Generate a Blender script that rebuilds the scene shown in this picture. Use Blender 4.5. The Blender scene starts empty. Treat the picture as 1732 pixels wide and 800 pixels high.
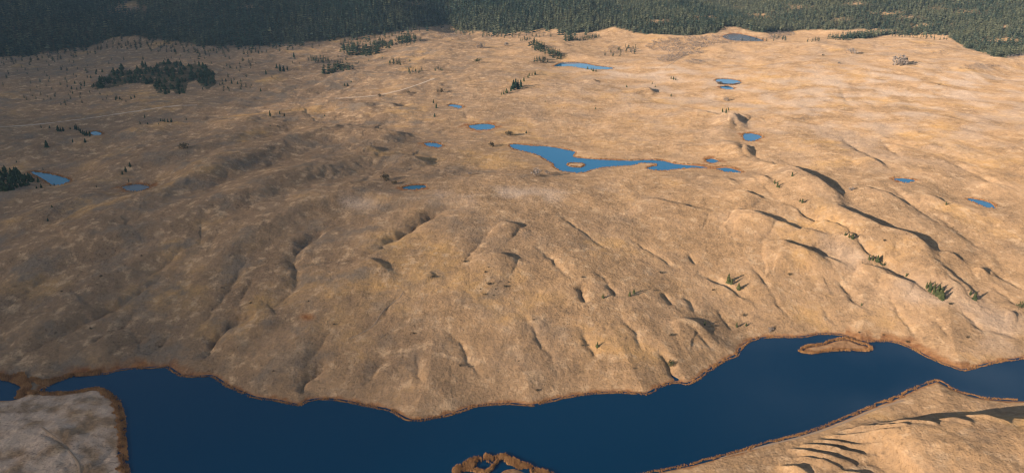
import bpy, bmesh, math, random
import numpy as np

random.seed(7)
rng = np.random.default_rng(11)
R = math.radians
SC = bpy.context.scene
COL = SC.collection

# ------------------------------------------------------------------ camera
H = 300.0            # height of the viewpoint above the big lake (m)
F = 1360.0           # focal length in pixels of the 1732 px wide photograph
PITCH = R(20.5)
cd = bpy.data.cameras.new('camera')
cd.sensor_width = 36.0
cd.lens = 36.0 * F / 1732.0
cd.clip_start = 1.0
cd.clip_end = 60000.0
cam = bpy.data.objects.new('camera', cd)
cam.location = (0, 0, H)
cam.rotation_euler = (math.pi / 2 - PITCH, 0, 0)
COL.objects.link(cam)
SC.camera = cam

# ------------------------------------------------------------------ sky, sun, exposure
SUN_EL, SUN_AZ = R(16.0), R(233.0)      # azimuth clockwise from +Y: behind the camera and to its left
w = bpy.data.worlds.new('World')
SC.world = w
w.use_nodes = True
wn = w.node_tree
bg = wn.nodes['Background']
sky = wn.nodes.new('ShaderNodeTexSky')
sky.sky_type = 'NISHITA'
sky.sun_disc = False
sky.sun_elevation = SUN_EL
sky.sun_rotation = SUN_AZ
sky.altitude = 1000
sky.air_density = 1.0
sky.dust_density = 0.4
sky.ozone_density = 1.0
# thin clouds in the sky itself (they show only as reflections in the lake)
tc = wn.nodes.new('ShaderNodeTexCoord')
mp = wn.nodes.new('ShaderNodeMapping'); mp.inputs['Scale'].default_value = (3.0, 3.0, 7.0)
mp.inputs['Location'].default_value = (0.35, 0.1, 0.2)
nz = wn.nodes.new('ShaderNodeTexNoise'); nz.inputs['Scale'].default_value = 1.3
nz.inputs['Detail'].default_value = 6; nz.inputs['Roughness'].default_value = 0.55
sep = wn.nodes.new('ShaderNodeSeparateXYZ')
rx = wn.nodes.new('ShaderNodeMapRange'); rx.inputs[1].default_value = 0.2; rx.inputs[2].default_value = 0.55
cr = wn.nodes.new('ShaderNodeMapRange'); cr.inputs[1].default_value = 0.40; cr.inputs[2].default_value = 0.66
cr.inputs[3].default_value = 0.0; cr.inputs[4].default_value = 0.55
mu = wn.nodes.new('ShaderNodeMath'); mu.operation = 'MULTIPLY'
mx = wn.nodes.new('ShaderNodeMixRGB'); mx.inputs[2].default_value = (16.0, 16.0, 16.6, 1)
L = wn.links.new
L(tc.outputs['Generated'], mp.inputs['Vector']); L(mp.outputs[0], nz.inputs['Vector'])
L(tc.outputs['Generated'], sep.inputs[0]); L(sep.outputs['X'], rx.inputs[0])
L(nz.outputs['Fac'], cr.inputs[0]); L(cr.outputs[0], mu.inputs[0]); L(rx.outputs[0], mu.inputs[1])
L(mu.outputs[0], mx.inputs[0]); L(sky.outputs[0], mx.inputs[1]); L(mx.outputs[0], bg.inputs['Color'])
bg.inputs['Strength'].default_value = 0.075

sl = bpy.data.lights.new('sun', 'SUN')
sl.energy = 5.0
sl.angle = R(0.5)
sl.color = (1.0, 0.88, 0.74)
so = bpy.data.objects.new('sun', sl)
# the sun shines along its local -Z
so.rotation_euler = (math.pi / 2 - SUN_EL, 0, math.pi - SUN_AZ)
COL.objects.link(so)

SC.view_settings.view_transform = 'Standard'
SC.view_settings.look = 'None'
SC.view_settings.exposure = 0.90
SC.view_settings.gamma = 1.0
SC.view_settings.use_curve_mapping = False
SC.cycles.use_adaptive_sampling = True
SC.cycles.adaptive_threshold = 0.01
SC.cycles.time_limit = 600
SC.cycles.use_denoising = True
SC.cycles.pixel_filter_type = 'BLACKMAN_HARRIS'
SC.cycles.filter_width = 1.2
SC.cycles.max_bounces = 4
SC.cycles.diffuse_bounces = 2
SC.cycles.glossy_bounces = 2
SC.cycles.transmission_bounces = 2
SC.cycles.volume_bounces = 0
SC.cycles.transparent_max_bounces = 24
SUNH = np.array([math.sin(SUN_AZ + math.pi), math.cos(SUN_AZ + math.pi)])   # way the shadows fall on the ground

# ------------------------------------------------------------------ small maths
def sstep(a, b, x):
    t = np.clip((x - a) / (b - a), 0, 1)
    return t * t * (3 - 2 * t)

def perlin(x, y, seed):
    g = np.random.default_rng(seed)
    perm = g.permutation(512)
    ang = g.random(512) * 2 * np.pi
    gx, gy = np.cos(ang), np.sin(ang)
    xi = np.floor(x).astype(np.int64); yi = np.floor(y).astype(np.int64)
    xf = x - xi; yf = y - yi
    u = xf * xf * xf * (xf * (xf * 6 - 15) + 10); v = yf * yf * yf * (yf * (yf * 6 - 15) + 10)
    def gr(ix, iy, fx, fy):
        h = perm[(perm[ix & 511] + iy) & 511]
        return gx[h] * fx + gy[h] * fy
    a = gr(xi, yi, xf, yf); b = gr(xi + 1, yi, xf - 1, yf)
    c = gr(xi, yi + 1, xf, yf - 1); d = gr(xi + 1, yi + 1, xf - 1, yf - 1)
    return 1.5 * ((a * (1 - u) + b * u) * (1 - v) + (c * (1 - u) + d * u) * v)

def fbm(x, y, seed, oct=4, gain=0.5):
    s = 0; amp = 1.0
    for i in range(oct):
        s = s + amp * perlin(x, y, seed + i * 17)
        x, y = x * 2.03 + 5.3, y * 2.03 + 1.7
        amp *= gain
    return s

def pix_dir(px, py):
    a = (np.asarray(px, float) - 866) / F; b = -(np.asarray(py, float) - 400) / F
    return np.stack([a, math.cos(PITCH) + b * math.sin(PITCH), -math.sin(PITCH) + b * math.cos(PITCH)], -1)

def plane(px, py, z):
    d = pix_dir(px, py)
    t = (z - H) / d[..., 2]
    return np.stack([d[..., 0] * t, d[..., 1] * t], -1)

def project(X, Y, Z):
    zc = Y * math.cos(PITCH) - (Z - H) * math.sin(PITCH)
    yc = Y * math.sin(PITCH) + (Z - H) * math.cos(PITCH)
    return 866 + F * X / zc, 400 - F * yc / zc

def seg_dist(P, poly, closed=True):
    """unsigned distance of points P (n,2) to a polyline, with the parameter and side of the closest point"""
    poly = np.asarray(poly, float)
    n = len(poly)
    best = np.full(len(P), 1e18); tt = np.zeros(len(P)); side = np.ones(len(P))
    seglen = np.linalg.norm(np.diff(np.vstack([poly, poly[:1]]), axis=0), axis=1)
    cum = np.concatenate([[0], np.cumsum(seglen)])
    for i in range(n if closed else n - 1):
        a = poly[i]; b = poly[(i + 1) % n]; ab = b - a; l2 = ab @ ab + 1e-9
        q = P - a
        t = np.clip((q[:, 0] * ab[0] + q[:, 1] * ab[1]) / l2, 0, 1)
        dx = q[:, 0] - t * ab[0]; dy = q[:, 1] - t * ab[1]
        d = dx * dx + dy * dy
        m = d < best
        best[m] = d[m]; tt[m] = (cum[i] + t[m] * seglen[i])
        side[m] = np.sign(ab[0] * q[m, 1] - ab[1] * q[m, 0])
    return np.sqrt(best), tt, side

def inside(P, poly):
    x, y = P[:, 0], P[:, 1]
    c = np.zeros(len(P), bool)
    n = len(poly); j = n - 1
    for i in range(n):
        xi, yi = poly[i]; xj, yj = poly[j]
        if yi != yj:
            m = ((yi > y) != (yj > y)) & (x < (xj - xi) * (y - yi) / (yj - yi) + xi)
            c ^= m
        j = i
    return c

def smooth_poly(p, closed=True, k=3):
    """Catmull-Rom through the points"""
    p = np.asarray(p, float); n = len(p); out = []
    for i in range(n if closed else n - 1):
        if closed:
            p0, p1, p2, p3 = p[i - 1], p[i], p[(i + 1) % n], p[(i + 2) % n]
        else:
            p0, p1, p2, p3 = p[max(i - 1, 0)], p[i], p[i + 1], p[min(i + 2, n - 1)]
        for s in range(k):
            t = s / k
            out.append(0.5 * ((2 * p1) + (-p0 + p2) * t + (2 * p0 - 5 * p1 + 4 * p2 - p3) * t * t + (-p0 + 3 * p1 - 3 * p2 + p3) * t ** 3))
    if not closed:
        out.append(p[-1])
    return np.array(out)

# ------------------------------------------------------------------ outlines read off the photograph (1732 x 800)
NORTH = [(75,658),(100,645),(125,637),(150,635),(180,633),(205,626),(235,624),(270,622),(283,623),(295,631),(308,637),(335,638),(355,637),(370,645),(385,655),
 (410,666),(433,674),(470,679),(490,684),(510,686),(521,679),(545,676),(580,679),(605,685),(625,689),(650,693),(665,699),(682,708),(700,713),(720,711),(760,703),
 (790,693),(815,687),(860,684),(885,686),(903,687),(925,681),(960,673),(1000,667),(1040,665),(1080,667),(1093,668),(1110,660),(1125,652),(1145,648),(1165,650),
 (1185,640),(1195,632),(1205,625),(1225,612),(1240,605),(1250,600),(1256,590),(1266,580),(1282,574),(1310,571),(1355,571),(1385,566),(1410,566),(1428,568),(1440,573),
 (1455,579),(1475,578),(1510,579),(1530,585),(1545,592),(1560,600),(1585,612),(1610,621),(1632,627),(1660,620),(1690,613),(1732,607),(1800,597),(1950,582)]
SOUTH = [(1950,675),(1800,676),(1732,675),(1690,674),(1650,669),(1625,661),(1605,652),(1592,645),(1583,642),(1560,649),(1535,660),(1510,672),(1480,683),(1440,700),(1400,716),
 (1360,731),(1320,741),(1299,746),(1260,758),(1220,769),(1180,780),(1140,789),(1105,796),(1050,808),(980,835),(940,880),(900,960),(600,1000),(300,980),(240,900),(222,850),(218,800),(216,780),(213,750),
 (211,710),(206,690),(200,675),(190,667),(180,659),(165,655),(150,657),(110,663),(85,664)]
LAKE = plane(*np.array(smooth_poly(NORTH + SOUTH, True, 3)).T, 0.0)
ISLE = plane(*np.array(smooth_poly([(1352,595),(1357,588),(1370,584),(1390,581),(1405,576),(1425,572),(1440,574),(1455,580),(1470,584),(1476,591),(1465,594),(1440,593),(1405,594),(1375,598)], True, 3)).T, 0.0)
SPIT = plane(*np.array(smooth_poly([(838,800),(850,791),(870,788),(890,795),(905,806),(900,830),(870,860),(835,840),(828,815)], True, 3)).T, 0.0)
MARSH = plane(*np.array(smooth_poly([(-60,640),(-20,643),(10,645),(27,652),(32,662),(28,672),(8,674),(-30,672),(-60,668)], True, 3)).T, 0.0)

def lake_sd(P):
    """metres from the shore, positive on land"""
    s = np.full(len(P), 900.0)
    nr = (P[:, 1] > 60) & (np.hypot(P[:, 0], P[:, 1]) < 1500)
    if nr.any():
        q = P[nr]; d, _, _ = seg_dist(q, LAKE)
        s[nr] = np.where(inside(q, LAKE), -d, d)
    for isl in (ISLE, SPIT):
        m = (np.abs(P - isl.mean(0)).max(1) < 140)
        if m.any():
            di, _, _ = seg_dist(P[m], isl)
            si = np.where(inside(P[m], isl), di, -di)
            s[m] = np.maximum(s[m], si)
    if nr.any():
        di, _, _ = seg_dist(q, MARSH)
        s[nr] = np.minimum(s[nr], np.where(inside(q, MARSH), -di, di))
    return s

NP = plane(*np.array(NORTH).T, 0.0)
_o = np.argsort(NP[:, 0]); NPX = np.concatenate([[-2500], NP[_o, 0], [2500]]); NPY = np.concatenate([[700], NP[_o, 1], [700]])

EDGE = [(-300,118),(0,96),(60,92),(110,83),(150,79),(185,65),(230,62),(290,71),(330,76),(370,80),(430,77),(500,74),(560,67),(640,59),(690,49),(740,44),(763,42),(771,52),(850,57),(900,52),(940,48),(955,58),(1020,52),
 (1040,47),(1090,57),(1130,60),(1190,60),(1213,54),(1224,45),(1245,47),(1290,55),(1370,52),(1480,50),(1600,58),(1618,74),(1660,90),(1700,98),(1732,94),(2000,84)]
EDX, EDP = np.array(EDGE, float).T

def edge_y(pxs):
    """ground distance Y of the forest's lower edge in the direction of that pixel column"""
    p = np.interp(pxs, EDX, EDP)
    return (H - 54) / np.tan(PITCH + np.arctan((p - 400) / F))

def base(X, Y, s=None, coarse=False):
    P = np.stack([X, Y], -1)
    if s is None:
        s = lake_sd(P)
    sp = np.maximum(s - 4, 0)
    north = Y > np.interp(X, NPX, NPY) - 12
    dome = (56 + 9 * np.exp(-(X / 260.0) ** 2)) * (1 - np.exp(-sp / 165.0)) * (1 - 0.22 * sstep(120, 420, X) * sstep(900, 500, Y)) * (1 - 0.3 * sstep(-150, -500, X))
    up = 43 + 0.011 * np.maximum(Y - 1150, 0)
    t = sstep(770, 930, Y)
    zn = dome * (1 - t) + up * t
    az = np.where(Y > 60, X / np.maximum(Y, 60), np.sign(X) * 20) * F * math.cos(PITCH) + 866   # roughly the pixel column
    ye = edge_y(np.clip(az, -300, 2000))
    yn = np.interp(np.clip(az, -300, 2000), [-300, 0, 200, 430, 640, 760, 900, 1190, 2000], [1650, 1745, 1950, 1930, 2080, 2330, 2270, 2170, 2170])
    A = np.interp(X, [-4000, -1500, -500, 0, 393, 520, 620, 720, 800], [420, 360, 290, 215, 128, 92, 40, 8, 0])
    zn = zn + A * (1 - np.exp(-np.maximum(Y - yn, 0) / 800.0)) * (1 - sstep(420, 900, Y - yn) * sstep(120, 380, X))
    zn = zn + sstep(40, 420, Y - yn) * (A > 20) * np.minimum(A, 60) / 60 * 38 * perlin(X / 230, Y / 520, 77)
    yf = np.interp(np.clip(az, -300, 2000), [-300, 1000, 1215, 1290, 1370, 1600, 1700, 2000], [3500, 3400, 2900, 2500, 2380, 2320, 2150, 2050])
    zn = zn + np.minimum(0.19 * np.maximum(Y - yf, 0), 420) + sstep(40, 300, Y - yf) * 22 * perlin(X / 210, Y / 400, 79)
    # land on this side of the lake
    zs = 10 * (1 - np.exp(-sp / 60.0))
    zs = np.where(X > 20, 3.5 * (1 - np.exp(-sp / 18.0)), zs)
    z = np.where(north, zn, zs)
    z = np.where(s < 4.0, np.where(s < 1.2, -0.7 + 0.25 * np.maximum(s, -4), -0.4 + (s - 1.2) * 0.286), z + 0.4)
    rr = np.hypot(X, Y)
    z = z + sstep(6, 90, s) * sstep(9000, 4000, rr) * fbm(X / 420, Y / 420, 3, 2) * np.interp(rr, [500, 900, 1600, 2600], [3, 6.5, 11, 22])
    for isl_ in (ISLE, SPIT):
        mi = np.abs(P - isl_.mean(0)).max(1) < 70
        if mi.any():
            z[mi] = np.where(inside(P[mi], isl_), np.minimum(z[mi], 0.9), z[mi])
    return z

def hit_base(px, py):
    px = np.atleast_1d(np.asarray(px, float)); py = np.atleast_1d(np.asarray(py, float))
    d = pix_dir(px, py)
    lo = np.full(len(px), 250.0); hi = np.full(len(px), 250.0); found = np.zeros(len(px), bool)
    t = 250.0
    while t < 6000:
        p = d * t
        below = (H + p[:, 2]) < base(p[:, 0], p[:, 1])
        new = below & ~found
        hi[new] = t; found |= below
        lo[~found] = t
        if found.all(): break
        t *= 1.012
    hi[~found] = t
    for _ in range(12):
        m = (lo + hi) / 2; p = d * m[:, None]
        b = (H + p[:, 2]) < base(p[:, 0], p[:, 1])
        hi = np.where(b, m, hi); lo = np.where(b, lo, m)
    p = d * hi[:, None]
    return p[:, :2]

def hb(pts): return hit_base(*np.array(pts, float).T)

# ------------------------------------------------------------------ ponds: (name, label, outline, red sedge rim in metres)
PONDS = [
 ('lake', [(862,246),(872,244),(900,247),(925,248),(945,251),(965,255),(974,258),(970,262),(971,266),(985,268),(1010,270),(1060,272),(1095,271),(1108,271),(1125,273),(1140,277),(1165,279),(1190,280),(1207,284),(1225,282),(1237,284),(1247,288),(1256,292),(1240,292),(1225,291),(1210,287),(1190,286),(1170,285),(1150,286),(1135,288),(1118,289),(1100,287),(1094,284),(1112,280),(1105,277),(1085,276),(1070,280),(1040,282),(1020,284),(1003,287),(992,291),(975,293),(952,290),(938,284),(936,277),(925,272),(910,263),(895,259),(880,255),(868,252)], 4),
 ('pond', [(936,113),(948,107),(960,106),(985,107),(1010,112),(1037,115),(1030,118),(1000,118),(985,116),(965,113),(950,113)], 5),
 ('pond', [(1210,135),(1230,134),(1252,138),(1240,142),(1218,140)], 5),
 ('pond', [(1217,147),(1232,146),(1242,150),(1236,152),(1222,151)], 5),
 ('pond', [(1256,228),(1270,226),(1284,229),(1288,233),(1275,239),(1261,238)], 9),
 ('pond', [(792,214),(805,211),(825,210),(838,214),(830,219),(805,220)], 16),
 ('pond', [(717,243),(735,242),(749,247),(740,250),(725,248)], 8),
 ('pond', [(680,318),(698,314),(718,314),(719,318),(702,321),(688,321)], 9),
 ('pond', [(51,291),(75,293),(100,298),(119,305),(107,312),(88,313),(72,303)], 6),
 ('pond', [(152,225),(162,222),(174,227),(160,230)], 4),
 ('pond', [(206,317),(220,313),(240,312),(253,317),(240,323),(218,323)], 10),
 ('pond', [(1511,303),(1530,302),(1548,306),(1530,310)], 6),
 ('pond', [(1636,336),(1660,339),(1673,343),(1684,352),(1665,350),(1650,344)], 5),
 ('pond', [(1194,271),(1205,269),(1216,273),(1208,276),(1198,275)], 12),
 ('pond', [(1222,62),(1240,57),(1262,60),(1284,66),(1291,70),(1255,70),(1235,68)], 14),
 ('pond', [(757,179),(766,177),(782,180),(778,184),(766,182)], 5),
]
ISLET_PX = [(958,279),(965,276),(977,276),(989,278),(985,283),(969,283)]
_pc = hit_base([np.mean([q[0] for q in o_]) for _, o_, _ in PONDS], [max(q[1] for q in o_) - 1 for _, o_, _ in PONDS])
pond_data = []
for i, (nm, out, rim) in enumerate(PONDS):
    o = np.array(out, float)
    c = _pc[i]
    zl = float(base(np.array([c[0]]), np.array([c[1]]))[0]) - 0.6
    poly = plane(*smooth_poly(o, True, 3).T, zl)
    pond_data.append((nm, zl, poly, rim))
ISLET = plane(*smooth_poly(ISLET_PX, True, 3).T, pond_data[0][1])

# ------------------------------------------------------------------ relief lines read off the photograph
# gullies: (points, depth, half width)
GULLIES = [
 ([(346,606),(352,585),(372,560),(400,541),(433,530)], 5.5, 7), ([(433,530),(470,512),(500,480),(497,440),(512,412),(545,385),(590,374)], 2.4, 8),
 ([(20,618),(50,590),(100,566),(140,545),(190,520),(230,495),(275,468),(300,455)], 2.6, 5), ([(20,526),(60,536),(140,538),(160,543)], .8, 3),
 ([(505,412),(520,400),(545,386)], 3.5, 7), ([(640,422),(655,408),(690,385),(706,374),(740,355),(790,343)], 4.2, 7), ([(640,422),(610,436),(560,440),(510,452)], 1.5, 6),
 ([(503,660),(515,640),(528,630),(540,615),(550,605)], 3.6, 6), ([(615,650),(628,640),(632,625),(655,603)], 1.8, 5),
 ([(590,573),(640,545),(665,510),(683,490)], 0.9, 3),
 ([(1180,460),(1200,468),(1230,480),(1255,500),(1272,514)], 2.8, 4.5), ([(1165,430),(1180,448)], 2, 3.5), ([(1272,450),(1290,470),(1300,490)], 1.6, 3),
 ([(1405,470),(1430,488),(1445,505),(1470,525)], 2.0, 3.5), ([(1300,485),(1315,510),(1340,540)], 1.0, 2.5),
 ([(1300,335),(1340,350),(1370,365),(1400,380),(1430,395),(1450,420),(1480,440),(1530,465),(1560,485),(1600,512)], 3.6, 5),
 ([(985,478),(984,492),(990,512)], 2.8, 3.5), ([(1030,478),(1042,500)], 2.2, 3.2), ([(1122,495),(1135,516)], 2.2, 3.2), ([(983,560),(1000,588),(1006,606)], 2.2, 4),
 ([(1110,592),(1124,604),(1136,620),(1148,642)], 2.8, 4.2), ([(905,415),(935,438),(950,455),(968,472)], 1.3, 3), ([(1010,460),(1032,480)], .8, 3),
 ([(1576,455),(1600,468),(1625,487),(1650,508),(1665,525)], 1.6, 4), ([(1607,526),(1625,525),(1650,545),(1665,555),(1700,561),(1740,582)], 1.4, 3.5), ([(1672,480),(1700,500),(1732,522)], 1.4, 4),
 ([(1575,538),(1600,560),(1615,575)], 1.0, 3), ([(1240,207),(1247,222),(1262,236)], 5, 10), ([(1250,240),(1257,262),(1268,272),(1290,280)], 3.5, 8), ([(1256,292),(1275,305),(1290,318),(1320,340)], 1.6, 5),
 ([(1670,370),(1690,390),(1732,412)], 1.6, 5), ([(1490,243),(1510,255),(1525,268)], 1.6, 5), ([(1140,548),(1170,556),(1200,585),(1215,600)], 1.0, 3),
 ([(30,738),(60,728),(95,742),(130,748),(190,740)], .7, 2.5), ([(155,775),(175,760),(200,745)], 1.2, 3), ([(1580,205),(1600,190)], .5, 4), ([(760,178),(785,190),(790,205)], 1.2, 5),
 ([(1425,150),(1428,168),(1440,180)], 1.5, 7), ([(180,600),(215,585),(260,560)], 1.4, 4),
 ([(870, 520), (905, 560), (935, 610), (945, 640)], 1.3, 3.5), ([(1040, 530), (1075, 560), (1090, 600)], 1.2, 3), ([(760, 560), (790, 600), (815, 640)], 1.2, 3.5), ([(700, 600), (715, 650)], 1.2, 3.5), ([(560, 560), (530, 600), (500, 620)], 1.3, 3.5), ([(420, 440), (380, 500), (330, 560)], 1.5, 4), ([(240, 520), (180, 570), (120, 610)], 1.4, 3.5), ([(300, 560), (250, 600)], 1.3, 3.5), ([(90, 470), (40, 500), (0, 530)], 1.5, 4), ([(330, 420), (250, 470)], 1.5, 4), ([(430, 470), (400, 520)], 1.3, 4), ([(60, 560), (20, 580), (-20, 600)], 1.4, 4), ([(1210, 520), (1240, 560)], 1.2, 3), ([(1390, 520), (1420, 555)], 1.2, 3), ([(1500, 500), (1530, 540), (1550, 575)], 1.3, 3), ([(1660, 440), (1700, 470), (1740, 492)], 1.5, 4), ([(1560, 350), (1610, 380), (1660, 420)], 1.8, 5), ([(1480, 300), (1540, 340), (1600, 385)], 2, 5), ([(1420, 230), (1480, 270)], 2, 6), ([(1600, 270), (1660, 300), (1740, 345)], 2, 6), ([(1060, 400), (1110, 430), (1150, 460)], 1.2, 3.5), ([(940, 360), (1000, 400), (1040, 430)], 1.0, 3.5), ([(820, 400), (790, 440)], 1.2, 3.5), ([(1160, 500), (1180, 530)], 1.2, 3),
]
# ridges: gentle towards the sun, steep away from it: (crest points, height, length of the sunny side, width of the steep side)
RIDGES = [
 ([(1318,286),(1340,298),(1365,312),(1392,326),(1410,345),(1420,356)], 11, 60, 17),
 ([(1388,357),(1420,366),(1450,384),(1490,404),(1530,414),(1558,430),(1574,455)], 12, 60, 16),
 ([(1292,419),(1325,425),(1350,436),(1372,450),(1382,462)], 9, 45, 12),
 ([(1130,545),(1160,546),(1182,552),(1200,566)], 3.2, 25, 7),
 ([(1240,360),(1285,371),(1320,382)], 7, 40, 12), ([(1090,338),(1145,352),(1200,363)], 4, 45, 14), ([(1240,325),(1270,335),(1290,342)], 5, 35, 10),
 ([(1250,372),(1340,392),(1395,408),(1402,412)], 5, 35, 10), ([(1410,412),(1440,416),(1462,428)], 5, 30, 9), ([(1450,450),(1480,458),(1500,468)], 4, 25, 9), ([(1490,470),(1520,478),(1545,486)], 4, 25, 8),
 ([(800,436),(830,437),(872,442)], 5, 30, 8), ([(610,440),(632,450),(652,466),(662,474)], 4, 35, 11), ([(720,462),(734,470)], 2.5, 12, 6), ([(845,380),(880,388)], 5, 30, 10),
 ([(600,232),(640,233),(690,240),(706,252)], 9, 80, 32), ([(660,276),(690,277),(722,283)], 7, 60, 14), ([(120,432),(250,395),(400,345),(520,300),(610,278),(680,279)], 15, 60, 38),
 ([(0,452),(120,410),(250,345),(350,300),(450,262),(540,236),(620,233)], 17, 75, 46), ([(0,330),(110,318),(200,290),(330,262),(450,225),(540,215)], 12, 70, 40), ([(0,255),(120,240),(260,222),(360,205)], 11, 70, 40), ([(330,470),(430,400),(520,352),(620,330),(700,338)], 10, 50, 28), ([(0,395),(60,380),(130,350),(190,340)], 8, 45, 26), ([(0,500),(90,452),(170,425),(230,405)], 9, 45, 26), ([(110,520),(190,470),(270,435),(340,420)], 8, 45, 24), ([(20,585),(80,555),(150,520)], 6, 35, 18), ([(430,190),(520,180),(600,186),(640,200)], 10, 70, 36), ([(380,225),(450,205),(520,200)], 8, 60, 32), ([(100,600),(160,585),(220,562)], 5, 30, 14), ([(380,600),(430,560),(470,540)], 5, 30, 14), ([(600,268),(622,262),(632,268)], 5, 40, 14),
 ([(1225,470),(1255,498),(1275,520)], 1.6, 10, 5), ([(1220,212),(1234,203),(1243,220),(1260,238)], 12, 36, 20), ([(1238,238),(1250,250),(1257,268),(1282,280)], 10, 36, 18), ([(1280,279),(1305,286),(1330,293)], 5, 28, 13), ([(1572,450),(1600,466),(1628,489),(1652,512)], 4.5, 22, 10), ([(1440,318),(1490,330),(1530,348)], 4, 30, 12), ([(1600,340),(1650,352),(1700,372)], 4, 30, 12), ([(1180,300),(1220,306),(1250,318)], 4, 30, 12), ([(1350,430),(1400,446),(1440,462)], 3.5, 22, 9), ([(1256,294),(1278,300),(1302,322)], 4, 25, 9),
 ([(1645,458),(1660,460),(1670,467)], 4, 18, 8), ([(1590,430),(1610,436),(1625,447)], 3, 20, 8), ([(1700,530),(1720,536)], 3, 15, 7),
 ([(1455,270),(1475,274),(1490,284)], 4, 30, 10), ([(1555,333),(1580,338),(1602,350)], 3.5, 25, 9), ([(1660,310),(1690,318),(1715,330)], 4, 40, 12), ([(1540,302),(1565,308),(1590,320)], 4, 30, 10),
 ([(1080,152),(1095,155),(1103,160)], 7, 40, 16), ([(985,138),(1002,138),(1006,142)], 4, 40, 14),
 ([(505,136),(560,128),(640,130),(700,136)], 5, 60, 30), ([(430,168),(520,148),(600,150)], 4, 60, 25),
 ([(1450,105),(1550,88),(1620,96)], 5, 90, 40), ([(1130,180),(1200,196),(1236,205)], 5, 60, 22), ([(1600,140),(1650,118),(1732,100)], 14, 200, 80), ([(760,130),(850,128),(910,124)], 7, 80, 40), ([(560,175),(640,180),(720,195)], 4, 50, 25),
 # rills on the slope at the lower right
 ([(1398,726),(1430,735),(1470,743),(1517,754)], 3.6, 2.6, 6.5), ([(1380,734),(1420,746),(1465,757),(1492,761)], 3.8, 2.6, 6.5), ([(1356,742),(1400,754),(1440,766),(1484,770)], 3.9, 2.6, 6.5),
 ([(1335,750),(1368,761),(1408,774),(1447,781)], 3.8, 2.6, 6.5), ([(1352,768),(1385,778),(1422,789)], 3.4, 2.6, 6.5), ([(1318,783),(1345,790),(1375,803)], 3.4, 2.6, 6.5), ([(1430,718),(1470,730),(1530,746)], 3.2, 2.6, 6.5),
 ([(1470,719),(1520,731),(1580,748)], 2.4, 2.6, 4.6), ([(1540,722),(1590,734),(1640,748)], 2.0, 2.6, 4.6), ([(1600,722),(1650,732),(1700,745)], 2.0, 2.6, 4.6), ([(1420,795),(1480,806)], 2.5, 2.6, 4.6), ([(1290,800),(1330,808)], 3.2, 2.6, 6.5),
]
# the long hill at the lower right whose far side lies in shade
HILL = ([(1455,722),(1490,714),(1530,716),(1580,719),(1640,716),(1690,711),(1732,709),(1850,700),(2000,690)], 16.0)

_all = hb([q for it in GULLIES + RIDGES for q in it[0]]); _k = 0; gul = []; rid = []
for it in GULLIES + RIDGES:
    p = _all[_k:_k + len(it[0])]; _k += len(it[0])
    if min(q[1] for q in it[0]) >= 700: p = plane(*np.array(it[0], float).T, 7.0)
    (gul if len(it) == 3 else rid).append((p, *it[1:]))
gul = [(smooth_poly(p, False, 4), d, wd) for p, d, wd in gul]
rid = [(smooth_poly(p, False, 4), h, l, wd) for p, h, l, wd in rid]
hill_line = smooth_poly(plane(*np.array(HILL[0], float).T, 22.0), False, 4)

CX, CY = 70.0, 1800.0

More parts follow.
